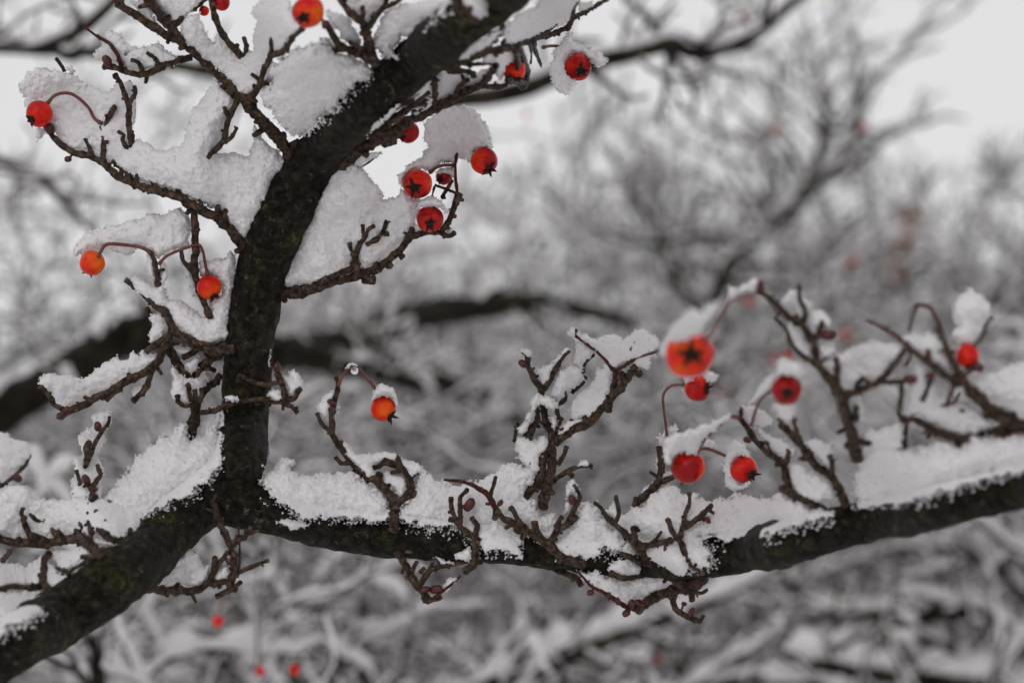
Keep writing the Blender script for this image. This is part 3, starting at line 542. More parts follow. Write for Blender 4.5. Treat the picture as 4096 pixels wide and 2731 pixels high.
    if len(pick):
        cen = F[pick] + rng.normal(0, .00022, (len(pick), 3)); sz = rng.uniform(.00016, .00056, (len(pick), 1, 1)) * (step / 3.4)
        ang = rng.uniform(0, 2 * pi, (len(pick), 2)); ca, sa, cb, sb = np.cos(ang[:, 0]), np.sin(ang[:, 0]), np.cos(ang[:, 1]), np.sin(ang[:, 1])
        R_ = np.stack([np.stack([ca, -sa * cb, sa * sb], -1), np.stack([sa, ca * cb, -ca * sb], -1), np.stack([0 * sa, sb, cb], -1)], 1)
        o = OCT * rng.uniform(.55, 1.3, (len(pick), 6, 1)); vv = np.einsum('nij,nkj->nki', R_, o) * sz + cen[:, None, :]
        mb.add(vv.reshape(-1, 3), (OCF[None] + 6 * np.arange(len(pick))[:, None, None]).reshape(-1, 3))
def crumbs(mb, x, y, d, d0, bf):
    """powder and flakes caught in the bark just below a bank of snow"""
    k = np.nonzero((d < 0) & (d > -46) & (bf > 0))[0]
    if not len(k): return
    cl = .5 + .5 * noise2(x[k] / 14, y[k] / 14, 12.)
    k = k[rng.random(len(k)) < (.62 * np.exp(d[k] / 13) + .03) * cl ** 1.5 * 1.6]
    if not len(k): return
    n = len(k); c = P(x[k] + rng.normal(0, 2, n), y[k] + rng.normal(0, 2, n), d0[k] - bf[k] * 1.03 - .0007)
    o = OCT * rng.uniform(.5, 1.4, (n, 6, 1)) * rng.uniform(.00016, .00062, (n, 1, 1)); v = o + rng.normal(0, .0001, (n, 6, 3)) + c[:, None, :]
    mb.add(v.reshape(-1, 3), (OCF[None] + 6 * np.arange(n)[:, None, None]).reshape(-1, 3))
def snow(label, *blobs, name='snow_clump', group='snow clumps lying on the foreground tree'):
    mb = MB()
    for bl in blobs: snow_blob(mb, *bl)
    ob = mb.build(name, SNOW); tag(ob, label, 'snow', group); return ob
T2 = (.003, .003, .014)      # thin snow packed behind a twig: offset, front, back
T3 = (.005, .006, .022)
snow('tall snow slab behind the leftmost arching berry stem', ('A', '150,690 220,570 290,530 400,545 520,560 620,620 720,680 840,720 880,700 930,640 1010,640 1060,680 1070,860 1040,1000 1060,1110 1110,1280 1050,1300 930,1320 880,1270 830,1300 720,1230 580,1190 470,1130 430,1060 390,1000 300,930 200,830 195,770', *T3), ('A', '500,530 550,510 590,550 560,570', *T2), ('A', '265,1040 300,1000 350,1020 340,1090 290,1090', .006, .003, .006))
snow('wide snow saddle filling the fork left of the upright stem', ('A', '930,1200 1070,1090 1160,1130 1280,1170 1420,1130 1470,1000 1500,860 1560,810 1640,690 1700,620 1790,720 1850,820 1820,900 1780,1050 1700,1190 1750,1200 1830,1190 1950,1220 1980,1050 2000,990 2080,1100 2230,1240 2230,1340 2170,1400 2110,1560 2040,1672 1980,1802 1920,1872 1850,1812 1720,1672 1560,1582 1380,1512 1150,1460 980,1350 900,1290', .004, .010, .022))
snow('long snow ledge above the orange-red berry on the left', ('C', '575,590 640,500 650,460 780,410 920,380 1060,350 1180,310 1290,310 1340,280 1390,250 1440,290 1500,360 1490,480 1480,545 1370,590 1290,625 1240,655 1190,605 1100,570 1010,630 900,600 800,560 760,590 650,610 600,640', *T3))
snow('thin snow strip sticking to a short upright twig left of the stem', ('C', '1150,620 1180,610 1215,700 1205,830 1150,740', *T2), ('C', '1265,670 1300,720 1330,790 1290,830 1265,860 1240,800', *T2))
snow('snow pocket around the tucked-in orange berry beside the stem', ('C', '985,800 1060,785 1130,810 1200,860 1270,870 1310,930 1320,970 1420,990 1560,1075 1640,1130 1650,1050 1640,990 1700,950 1745,880 1690,800 1640,790 1570,800 1560,670 1640,665 1700,650 1760,640 1810,590 1850,700 1850,850 1820,1000 1790,1150 1795,1250 1740,1310 1610,1340 1500,1300 1390,1240 1340,1150 1280,1070 1210,1040 1120,960 1030,870', .003, .006, .020),
     ('C', '1430,700 1460,690 1530,840 1560,950 1520,930 1480,850', .006, .003, .008))
snow('small snow patch on the left edge of the knobbly cluster', ('C', '1180,1110 1240,1080 1290,1090 1310,1180 1295,1250 1230,1310 1175,1320 1165,1250 1190,1180', *T2))
snow('snow wedge lying along the twig with a red tip at the left', ('E', '300,270 330,210 370,180 450,185 560,200 680,200 760,150 830,100 900,70 960,75 1010,50 1000,20 1040,10 1090,45 1110,0 1160,30 1220,30 1235,90 1190,150 1100,200 1000,245 900,295 800,345 720,385 640,435 550,465 500,455 440,405 400,335 350,305', *T3), ('E', '1030,340 1060,290 1110,260 1130,290 1100,350 1050,380', *T2), ('E', '830,330 880,300 920,300 900,340 850,360', *T2))
snow('round icy snow ball gripped by finger-like twigs left of the stem', ('E', '1340,140 1370,130 1420,200 1480,215 1560,210 1590,260 1590,330 1545,400 1460,420 1380,400 1340,340 1345,250', -.003, .006, .012))
snow('little snow lumps lodged between crossing twigs left of the stem', ('E', '1320,-40 1420,-40 1500,-5 1515,30 1400,60 1350,30', .008, .004, .012), ('E', '1450,120 1500,80 1560,70 1545,140 1490,180', *T2), ('E', '1600,180 1660,170 1700,60 1715,120 1690,240 1610,300', .014, .004, .012), ('E', '1760,380 1800,355 1870,380 1820,395', -.014, .003, .006))
snow('deep snow bank on the lower left bough against the stem', ('E', '800,1160 850,1100 930,1000 1000,930 1080,830 1160,750 1250,690 1350,650 1400,600 1450,580 1470,620 1480,700 1530,680 1600,620 1670,540 1700,450 1740,380 1740,600 1735,800 1710,900 1660,980 1590,1060 1500,1110 1420,1160 1330,1200 1260,1230 1150,1280 1000,1300 880,1250', .004, .014, .016, 3.4, True))
snow('broad snow heap behind the bottom left twig cluster', ('E', '-60,1190 0,1120 60,1070 160,1060 230,1090 280,1150 330,1170 450,1180 560,1170 570,1150 640,1150 800,1160 880,1180 1000,1180 1080,1150 1180,1130 1270,1170 1240,1240 1200,1300 1130,1390 1070,1450 960,1470 850,1450 770,1430 720,1440 620,1450 500,1470 400,1500 280,1490 150,1490 60,1480 -60,1440', -.004, .006, .022))
snow('upright snow column clinging to a budded twig at the lower left', ('E', '720,530 770,480 830,470 880,500 860,580 810,660 820,720 790,780 760,830 800,900 820,970 800,1020 800,1100 790,1170 690,1180 570,1170 555,1040 590,970 580,870 590,830 650,830 620,750 620,700 660,620 720,590', .000, .005, .012))
snow('blurred snow slab at the left edge behind the twigs', ('E', '-80,640 0,640 60,660 130,690 220,720 245,790 220,850 150,930 60,1010 -80,1060', .12, .008, .03, 6.))
snow('snow cushion under the bottom left twig, at the frame edge', ('L', '-60,640 100,630 200,640 290,600 320,550 360,600 400,620 440,690 530,725 640,665 740,605 820,570 850,620 810,720 740,790 640,870 560,880 460,860 390,810 330,800 200,800 100,800 -60,810', -.002, .006, .02), ('L', '390,570 440,520 540,510 650,490 700,540 640,590 560,660 460,660 430,610', -.002, .006, .016), ('L', '720,450 800,440 880,460 870,490 780,480', -.002, .003, .01), ('L', '880,500 930,475 1000,485 980,520 900,525', -.008, .004, .006))
snow('blurred snow sheet draped over the bough at the bottom left corner', ('L', '-80,850 120,840 260,850 400,870 380,930 310,1000 210,1060 130,1110 50,1120 0,1200 -80,1250', .004, .0165, .02, 3.4, True))
snow('triangular snow wedge in the crook under the lower bough', ('L', '1170,780 1250,700 1340,610 1420,530 1470,495 1510,530 1560,550 1580,600 1600,640 1650,650 1645,740 1580,800 1500,815 1400,800 1280,815', *T3), ('L', '1680,710 1780,640 1805,700 1785,760 1700,790', *T2), ('L', '1620,130 1650,120 1690,180 1720,250 1750,280 1740,310 1690,250 1640,190', -.002, .003, .008))
snow('snow mound on the bough right of the stem, under the lone berry', ('F', '80,1230 120,1180 180,1140 220,1070 290,1020 340,1090 330,1130 450,1180 540,1160 640,1150 760,1140 860,1170 930,1230 1000,1280 1060,1330 1085,1400 1085,1530 950,1540 850,1515 740,1510 600,1505 520,1495 420,1515 330,1440 250,1400 160,1340', .001, .0115, .012, 3.4, True), ('F', '200,1535 300,1515 430,1540 450,1580 330,1600 270,1575', -.007, .004, .004))
snow('snow capping the hooked twig that carries the lone berry', ('F', '680,930 720,900 800,960 840,1010 950,1000 1060,995 1150,1020 1230,1060 1310,1080 1340,1140 1310,1165 1260,1200 1180,1110 1050,1070 960,1120 1010,1170 920,1200 870,1140 800,1080 730,990', -.004, .004, .010), ('F', '1040,1180 1110,1150 1200,1180 1230,1230 1220,1310 1180,1360 1130,1300 1060,1300', -.003, .004, .008), ('F', '525,660 560,590 620,520 660,510 650,600 630,720 590,745', -.003, .003, .006), ('F', '675,590 700,630 685,690 665,650', -.003, .003, .006), ('F', '755,310 800,288 840,300 850,325 800,325 770,345', -.004, .002, .004))
snow('white snow cap on top of the lone dangling berry', ('F', '950,590 960,530 1010,470 1060,465 1120,490 1150,580 1150,640 1115,570 1040,560 980,585', -.003, .006, .005))
snow('snow crumbs on the short forked twig right of the stem', ('F', '240,400 300,400 310,365 390,375 410,450 410,500 350,540 310,560 280,480', -.004, .004, .008), ('F', '135,540 180,490 240,520 250,585 190,605 140,585', -.008, .004, .006), ('F', '140,170 158,200 155,300 140,360 128,300', -.002, .002, .004), ('F', '130,930 175,960 170,1010 140,1080', .002, .002, .004))
snow('snow heap on the middle of the bough around the red-tipped twig', ('I', '190,450 230,420 300,300 350,160 430,210 520,250 640,270 720,250 800,230 900,190 980,150 1000,110 1090,110 1190,130 1240,200 1200,310 1180,370 1220,400 1290,420 1290,490 1350,500 1430,520 1450,560 1430,630 1390,690 1350,730 1260,650 1140,620 1040,650 930,640 850,650 780,670 720,650 650,600 560,605 450,595 300,565 200,540', .001, .010, .012, 3.4, True))
snow('crumbly snow flap hanging over the front of the bough', ('I', '830,620 900,570 960,540 1060,600 1120,640 1150,680 1140,790 1150,835 1080,825 1000,795 920,780 850,800 815,720', -.006, .006, .008, 3.4, True), ('I', '620,810 700,770 745,750 755,830 700,865 640,845', -.010, .003, .006), ('I', '450,820 500,830 560,870 620,880 540,900 480,860', -.004, .003, .006), ('I', '240,840 340,840 400,920 380,960 300,930', -.001, .003, .006), ('I', '540,1080 580,1010 640,1000 600,1060 550,1105', -.004, .002, .004))
snow('snow clump in the crotch of the upright middle twigs', ('G', '510,1100 560,1070 640,1090 700,1080 750,1060 765,1120 730,1200 700,1280 690,1340 650,1370 570,1290 540,1240', .002, .005, .012))
snow('grainy snow pile on the bough below the tiny dark red bud', ('J', '30,940 80,860 150,800 190,760 220,640 270,590 340,600 400,700 440,750 520,820 590,900 570,960 500,990 420,940 380,1030 300,1050 230,1020 140,1060 60,1010', -.001, .0105, .012, 3.4, True), ('I', '1480,490 1500,350 1520,250 1560,240 1600,310 1600,350 1545,335 1510,380 1540,440 1515,490', -.008, .003, .008))
snow('long snow ridge on the bough under the ice-sleeved berry', ('J', '430,660 500,620 560,680 660,650 740,620 830,520 870,480 940,470 1010,490 1040,540 1100,530 1160,550 1170,580 1300,580 1400,580 1440,540 1530,530 1620,570 1720,580 1790,540 1870,570 1950,600 2050,650 2120,650 2220,690 2120,730 2000,760 1900,800 1800,820 1650,870 1500,880 1400,900 1300,870 1210,890 1190,910 1250,980 1250,1080 1190,1120 1080,1070 1090,1150 1000,1180 900,1130 820,1070 750,1000 780,940 700,950 640,910 560,810 480,750', .001, .0112, .013, 3.4, True))
snow('small snow patches caught in the twig fan on the bough', ('J', '450,1140 480,1080 560,1040 640,1060 745,1130 680,1165 580,1195 520,1175', -.008, .004, .006), ('J', '550,960 600,920 660,960 695,1040 600,1015', -.008, .004, .006))
snow('snow sheet hanging under the bough beside the red budded twig', ('J', '200,1130 280,1150 370,1140 430,1190 560,1220 680,1195 800,1170 870,1190 905,1230 845,1320 745,1380 680,1390 600,1435 500,1370 380,1290 290,1230', -.006, .004, .010))
snow('smooth snow bank on the right bough at the frame edge', ('V', '1960,1130 1975,1060 2000,1010 2080,1030 2150,1010 2200,1020 2240,1000 2300,1005 2480,990 2480,1060 2352,1085 2300,1092 2200,1118 2100,1148 2030,1160 1975,1165', .002, .0115, .013, 4.2, True), ('H', '1070,1480 1100,1410 1200,1400 1320,1360 1390,1360 1410,1480 1390,1560 1250,1640 1080,1640', -.002, .006, .014, 4.2))
snow('pillow of snow between two twigs at the right, above the bough', ('H', '1420,1130 1480,930 1540,900 1600,930 1640,1000 1740,1100 1900,1200 2040,1290 2110,1390 1950,1450 1850,1465 1700,1410 1560,1320 1500,1300 1400,1300', .002, .006, .016, 4.2))
snow('blurred snow loaf resting in the fork of the right twig cluster', ('H', '750,880 880,810 1000,770 1080,740 1180,710 1300,730 1420,750 1380,820 1300,930 1220,1035 1100,1090 1000,1110 940,1130 910,1000 880,920 800,900', .000, .006, .016, 4.2))
snow('soft snow sheet hung between the thin red twigs at the right', ('H', '1400,670 1550,650 1650,660 1690,700 1750,820 1800,920 1840,1010 1740,970 1620,890 1500,800 1420,730', .002, .004, .012, 4.2))
snow('tall white snow blob above the narrow berry at the far right', ('H', '1800,460 1830,380 1910,310 1960,330 2040,370 2080,450 2050,570 1990,660 1970,720 1850,730 1780,660 1830,600 1800,540', .003, .006, .014, 4.2))
snow('snow bank at the right edge behind the thick twig', ('H', '1930,1040 2030,970 2150,940 2250,900 2520,860 2520,1330 2200,1290 2120,1310 2040,1210', .006, .006, .02, 4.2))
snow('row of little snow pads up the right twig cluster', ('H', '450,410 500,350 570,300 595,420 625,500 610,570 520,500', -.006, .004, .010, 4.2), ('H', '600,330 640,380 690,420 660,490 620,440', -.006, .003, .008, 4.2), ('H', '660,540 690,490 760,470 820,520 840,600 780,630 720,660 690,690 660,620', -.006, .004, .01, 4.2), ('H', '740,720 800,700 860,740 890,800 770,870 735,790', -.005, .004, .01, 4.2), ('H', '500,600 560,580 640,700 690,800 665,860 580,770 520,680', -.005, .003, .01, 4.2), ('H', '760,880 860,860 875,930 860,1000 790,950', -.005, .003, .01, 4.2), ('H', '970,1170 1040,1140 1090,1220 1110,1320 1060,1350 1000,1260', -.004, .004, .01, 4.2), ('H', '30,330 60,290 120,300 230,220 290,250 240,310 130,340 50,400', -.009, .003, .006, 4.2))
snow('small snow cap on the berry with the round dark eye', ('H', '410,930 450,860 510,870 590,890 605,980 500,975 420,1000', -.036, .006, .005, 4.2), ('H', '330,1000 400,940 410,980 380,1080 330,1110 240,1180 160,1250 240,1120', -.026, .003, .008, 4.2), ('H', '380,1200 450,1220 550,1200 545,1290 480,1335 420,1280', -.034, .004, .005, 4.2))
snow('snow tufts between the leaning twigs on the right bough', ('J', '1880,320 1950,300 2050,380 2180,430 2220,560 2100,600 1960,560 1900,420', -.003, .005, .012, 4.), ('J', '1600,0 1680,50 1750,90 1850,130 1920,200 1850,260 1750,190 1660,90', -.003, .004, .008, 4.), ('J', '2000,130 2150,120 2240,220 2210,340 2080,230', -.004, .004, .01, 4.), ('J', '1500,-120 1600,-160 1700,-100 1760,0 1640,10 1560,-20', 0, .004, .01, 4.))
snow('blurred snow hood over the big berry nearest the camera', ('G', '1655,410 1680,300 1740,200 1830,110 1900,60 1960,100 2050,30 2130,-5 2080,100 2020,200 1960,255 1900,275 1830,315 1740,390 1690,450', -.143, .007, .007, 4.2))
snow('veil of blurred pinkish snow over the plain red berry', ('J', '880,210 900,100 970,60 1080,40 1200,0 1340,-60 1420,-90 1400,-50 1290,40 1200,130 1150,220 1060,210 980,240 945,310 900,290', -.074, .006, .007, 4.2))
snow('jagged snow cap on the small berry below the big blurred one', ('G', '1840,615 1870,560 1930,530 2000,540 2080,570 2085,620 2045,660 1985,605 1920,600 1855,650', -.004, .006, .005), ('G', '1810,700 1835,690 1840,720 1820,720', -.002, .002, .003))
snow('hanging sleeve of ice and snow around the bright red berry', ('J', '1380,220 1420,190 1440,140 1510,140 1540,190 1570,240 1490,255 1430,310 1435,390 1500,450 1570,450 1540,490 1460,510 1390,480 1370,400 1355,360 1370,300', -.004, .006, .006))
snow('snow on the forked twig under the hooped right berry stem', ('J', '850,170 860,80 910,20 970,0 1020,30 930,100 880,170', *T2), ('J', '1190,170 1240,100 1300,150 1280,190', -.003, .002, .006), ('J', '690,580 740,500 820,440 830,320 845,250 860,330 840,450 770,530 715,595', *T2), ('J', '885,380 960,360 1005,390 930,415 890,425', *T2))
snow('bright crusty snow across the top of the upright middle twigs', ('G', '935,270 960,215 1000,215 1030,260 1070,270 1130,290 1160,300 1200,280 1290,270 1350,310 1380,300 1430,260 1490,235 1570,260 1630,290 1640,350 1610,430 1580,440 1570,520 1520,540 1460,500 1400,490 1330,520 1290,550 1200,450 1130,380 1050,320 980,320', -.001, .004, .012))
snow('curved snow lobes along the left prongs of the middle twigs', ('G', '950,470 990,380 1020,330 1080,370 1115,420 1045,500 1035,570 960,530', .006, .004, .01), ('G', '790,700 830,590 880,540 960,510 1020,550 1045,600 1030,660 950,710 900,770 850,800 780,760', .003, .005, .01), ('G', '680,560 740,520 800,480 870,430 910,380 940,400 895,440 840,520 800,620 730,680', .002, .003, .008), ('G', '640,770 690,730 720,760 790,750 845,810 810,865 740,825 680,830 650,880 640,840', -.005, .003, .006), ('G', '590,910 640,870 655,900 625,960', .002, .003, .006), ('G', '540,1000 600,950 625,960 600,1040 550,1060', .002, .003, .006), ('G', '560,395 600,388 640,420 620,440', -.002, .002, .004), ('G', '980,1300 1020,1250 1080,1260 1095,1300 1010,1305', -.003, .002, .005))
snow('sickle-shaped snow lobe in the right prong of the middle twigs', ('G', '1110,660 1140,560 1190,540 1200,480 1270,560 1270,660 1240,760 1190,850 1110,910 1040,940 950,940 945,850 990,760 1050,710', .002, .005, .012), ('G', '850,1040 890,960 960,930 1050,935 960,1000 870,1050', .001, .003, .008), ('G', '1300,690 1330,610 1400,560 1390,620 1330,700', .002, .003, .006), ('G', '780,920 830,900 840,980 820,1020', .002, .003, .006))
snow('largest snow cushion lying in the fork of the upper bough', ('B', '70,770 130,690 170,630 180,520 260,450 340,400 430,370 540,345 640,380 720,410 800,450 880,480 950,530 930,610 840,660 760,730 670,830 580,930 490,1010 390,1060 330,1070 250,1010 200,930 140,860', -.001, .017, .022, 3.4, True))
snow('blurred snow slope high on the upper bough at the top edge', ('B', '950,440 960,300 990,210 1040,130 1130,60 1300,20 1450,-40 1600,-70 1590,30 1470,110 1390,180 1260,280 1180,320 1130,380 1160,455 1080,445 1000,415', -.002, .0105, .02, 4., True), ('B', '1680,0 1820,-30 1870,90 1800,165 1740,135', -.009, .006, .008, 4.))
snow('blurred snow lumps between the twigs at the top, right of the soft berry', ('B', '590,80 680,100 760,150 820,210 870,330 800,350 730,310 680,240 640,190', -.004, .004, .014, 4.), ('B', '760,-60 1060,-60 1060,60 980,130 930,190 880,120 800,70', -.004, .004, .014, 4.), ('B', '560,300 600,290 660,350 640,400 560,370', -.004, .003, .01, 4.))
snow('grey snow wedge right of the upper bough at the top', ('M', '20,240 120,130 220,70 300,20 360,-60 660,-60 610,30 570,100 550,155 470,205 380,235 300,275 200,315 130,340 50,330', .006, .006, .02), ('M', '600,80 630,20 700,10 725,40 640,95', .006, .003, .008))
snow('thin snow strip on the broken stub of the upper bough', ('B', '1600,455 1640,410 1780,320 1900,260 1990,240 1910,330 1790,400 1660,465', -.005, .003, .006))
snow('translucent snow filling the gap above the forked twig by the upper bough', ('B', '1460,600 1530,570 1640,570 1750,600 1800,560 1920,510 1890,590 1840,660 1740,710 1640,750 1560,780 1480,800', *T2), ('B', '1820,480 1850,440 1930,420 2000,390 2090,400 2080,470 2020,520 2000,590 1950,650 1920,560', .008, .004, .010), ('B', '1290,780 1330,700 1380,640 1435,630 1425,700 1360,745 1300,790', -.002, .003, .008), ('B', '1290,890 1370,840 1400,770 1435,770 1425,835 1340,895', -.004, .003, .006), ('B', '900,1060 1000,960 1120,850 1180,820 1100,910 980,1010', -.012, .003, .006))
snow('pinkish snow lump bridging the cluster of four berries', ('B', '1360,1090 1370,970 1450,900 1560,850 1700,840 1780,870 1850,970 1890,1080 1900,1170 1830,1170 1770,1200 1745,1280 1700,1260 1640,1230 1610,1290 1500,1290 1420,1360 1350,1330 1260,1335 1205,1400 1205,1500 1160,1400 1250,1290 1340,1220 1390,1140', .001, .006, .012), ('B', '1440,1350 1520,1310 1605,1310 1605,1390 1560,1385 1490,1355', .000, .004, .006))
snow('large grey snow wedge in the fork right of the upright stem', ('D', '250,840 280,720 330,560 410,410 480,270 540,180 590,50 630,-50 750,-105 880,-60 930,20 1000,70 1050,150 1055,185 1150,170 1180,100 1300,160 1340,210 1320,330 1280,420 1230,500 1140,600 1060,670 970,750 900,775 850,755 800,770 680,815 550,835 420,860 330,880 265,880', .004, .009, .022), ('B', '750,1280 830,1220 920,1200 1015,1195 1020,1205 960,1255 880,1315 830,1320', .004, .004, .010))
snow('frosty cap on the lowest dark red berry of the cluster of four', ('D', '1310,265 1330,200 1420,170 1500,200 1560,280 1550,325 1500,275 1420,245 1340,260', -.006, .006, .005), ('D', '1520,455 1570,400 1600,420 1570,475', *T2), ('D', '1275,470 1270,400 1300,380 1345,430 1330,485', *T2))
snow('icy collar of snow around the berry beside the upper bough', ('M', '390,560 400,480 440,400 470,360 500,310 540,250 580,280 580,320 650,360 710,370 730,400 810,420 845,480 800,520 760,540 720,510 690,470 640,435 560,445 515,500 525,580 575,620 600,670 560,720 520,740 460,720 410,650', -.003, .006, .006))
snow('snow slab spread among the twigs at the top left, left of the soft berry', ('A', '1410,200 1480,130 1560,110 1610,250 1680,340 1700,270 1790,350 1870,420 1990,380 1980,280 2010,180 1980,80 2050,10 2120,-50 2250,-60 2300,130 2370,230 2290,310 2210,410 2160,450 2110,540 2070,640 2020,720 1930,740 1880,750 1820,660 1700,530 1560,410 1430,290', -.001, .005, .02))
snow('snow strips between the forked twigs in the top left corner', ('A', '960,-60 1130,-60 1210,130 1300,260 1220,250 1130,160 1060,80', -.002, .003, .012), ('A', '1200,-60 1560,-60 1550,50 1430,140 1330,180 1260,90', 0, .004, .014))
snow('snow tuft around the bare red stalk at the upper left', ('A', '740,440 800,330 850,250 920,250 980,320 1010,380 970,450 970,510 900,510 800,480', *T2), ('A', '1010,390 1130,370 1240,350 1320,400 1410,440 1380,500 1300,520 1200,540 1100,570 1000,570 970,500', *T2))
# melt drop hanging in the hoop of the lone berry's stem
v, f = bud_mesh(P(*to_s('F', [(820, 355)])[0], float(depth0(1418, 1480)) - .006), [0, 0, -1], 30 / 1.96 * PX, 1.0); mb = MB(); mb.add(v, f)
o = mb.build('water_drop', ICE); tag(o, 'clear melt drop hanging under the hooped stem of the lone berry', 'water drop')

# ------------------------------------------------------------------ trees behind
def in_view(p, mg=.22, near=1.33):
    q = p - CAM; d = q @ FWD; x = (q @ RIGHT) / np.maximum(d, .05) / FR; y = (q @ UP) / np.maximum(d, .05) / FR
    return ((np.abs(x) < .5 + mg) & (np.abs(y) < .333 + mg) & (d > .4)).any() and d.min() > near
STEP = [.022]
def grow(R, p, dr, L, r, lev, mx_, out, up=.05, sp=(.10, .085, .07), jit=.20, keep=True):
    n = max(5, int(L / STEP[0])); pts = [np.array(p, float)]; d = np.array(dr, float); st = L / n
    for k in range(n):
        d = d + R.normal(0, jit, 3) + [0, 0, up]; d /= np.linalg.norm(d); pts.append(pts[-1] + d * st)
    pts = np.array(pts); r1 = max(.0011, r * .35); rad = np.linspace(r, r1, n + 1)
    if in_view(pts): out.append((pts, rad, lev))
    if lev >= mx_: return
    spawn(R, pts, rad, L, lev, mx_, out, up, sp, jit)
def spawn(R, pts, rad, L, lev, mx_, out, up, sp, jit, t0=.12):
    n = len(pts) - 1; nc = max(2, int(L / sp[min(lev, 2)]))
    for k in range(nc):
        t = R.uniform(t0, 1.0); i = min(n - 1, int(t * n)); q = pts[i] + (pts[i + 1] - pts[i]) * (t * n - i); d = pts[i + 1] - pts[i]; d = d / (np.linalg.norm(d) + 1e-9)
        ax = np.cross(d, R.normal(0, 1, 3)); ax /= np.linalg.norm(ax) + 1e-9; an = radians(R.uniform(35, 80))
        dd = d * cos(an) + ax * sin(an); dd = dd + [0, 0, .25]; dd /= np.linalg.norm(dd)
        l2 = L * R.uniform(.28, .55) * (1.1 - .5 * t)
        if l2 < .02: continue
        grow(R, q, dd, l2, max(.0012, rad[i] * R.uniform(.40, .65)), lev + 1, mx_, out, up, sp, jit)
def coat(mb, pts, rad, R, amt):
    """snow lying along the upper side of one branch"""
    d = np.gradient(pts, axis=0); d /= np.linalg.norm(d, axis=1)[:, None] + 1e-9; flat = np.sqrt(np.maximum(0, 1 - d[:, 2] ** 2))
    h = (.0016 + .50 * np.minimum(rad, .014)) * amt * (.30 + .70 * flat) * (.08 + 1.5 * np.abs(noise3(pts * 36 + R.uniform(0, 50)) + .35 * noise3(pts * 70)) ** .8 * 1.25)
    h = np.maximum(h, .0005); h[0] *= .5; h[-1] *= .4
    c = pts + np.array([0, 0, 1.0]) * (rad * .75 + h * .55)[:, None]
    tube(mb, c, np.maximum(h, np.minimum(rad * .7, .006 * amt)), 6, None, True, flat=None)
FAR = 'trees standing behind the foreground tree'
def far_tree(label, seed, trunk, limbs, mx_=2, amt=1.0, sp=(.10, .085, .07), up=.05, jit=.2, t0=.12, snow_label=None, kids=True, wob=.0):
    """trunk, limbs: photo positions (overview units x,y,radius,distance)"""
    R = np.random.default_rng(seed); a = np.array(trunk, float); p = P(a[:, 0] * 1.7415, a[:, 1] * 1.7415, a[:, 3]); r = a[:, 2] * 1.7415 * PX * a[:, 3]
    base = p[0].copy(); base[2] = 0.0
    e = root('bare_tree', label, 'tree', base.tolist(), FAR)
    full = np.vstack([base, p]); c = catmull(np.column_stack([full, np.concatenate([[r[0] * 1.3], r])]), per=10)
    mb = MB(); tube(mb, c[:, :3], c[:, 3], 14, lambda v, rad: rad[:, None] * .12 * noise3(v * 40)); part(mb, 'trunk', BARKF, e)
    sn = MB(); tw = MB(); nT = 0; out = []
    def fine(c, dens=1.0, ls=1.0):
        L = np.linalg.norm(np.diff(c[:, :3], axis=0), axis=1).sum(); spawn(R, c[:, :3], c[:, 3], min(L, 1.0) * ls, 0, mx_, out, up, (sp[0] / dens * ls, sp[1], sp[2]), jit, t0)
    vis = c[len(c) // 6:]
    if in_view(vis[:, :3]): coat(sn, vis[:, :3], vis[:, 3], R, amt); 
    if kids: fine(vis)
    for lb in limbs:
        dens = 1.0; la = amt * (1.15 if not wob else .7); ls = 1.0
        if isinstance(lb, dict): dens = lb['dens']; la = lb.get('amt', la); ls = lb.get('len', 1.0); lb = lb['path']
        a = np.array(lb, float); p = P(a[:, 0] * 1.7415, a[:, 1] * 1.7415, a[:, 3]); r = a[:, 2] * 1.7415 * PX * a[:, 3]
        c = catmull(np.column_stack([p, r]), per=8); c[1:, :3] += np.stack([noise3(c[1:, :3] * 9 + k_) for k_ in (3, 23, 43)], -1) * c[1:, 3:4] * .55; c[1:, :3] += np.stack([noise3(c[1:, :3] * 6 + k_) for k_ in (5, 25, 45)], -1) * wob; mb = MB(); tube(mb, c[:, :3], c[:, 3], 12, lambda v, rad: rad[:, None] * .14 * noise3(v * 60)); part(mb, 'limb', BARKF, e)
        coat(sn, c[:, :3], c[:, 3], R, la); fine(c, dens, ls)
    for (pts, rad, lev) in out:
        tube(tw, pts, rad, 5); coat(sn, pts, rad, R, amt * R.uniform(.6, 1.25)); nT += 1
    if tw.n: part(tw, 'crown', BARKF, e)
    if sn.n:
        so = sn.build('snow_cover', SNOWB); tag(so, snow_label or ('snow coating the branches of the ' + label), 'snow', None, 'stuff')
    print('tree', label[:30], nT); return e
V = lambda s, d0, d1: [(*q, d0 + (d1 - d0) * k / max(1, len(parse(s)) - 1)) for k, q in enumerate(parse(s))]
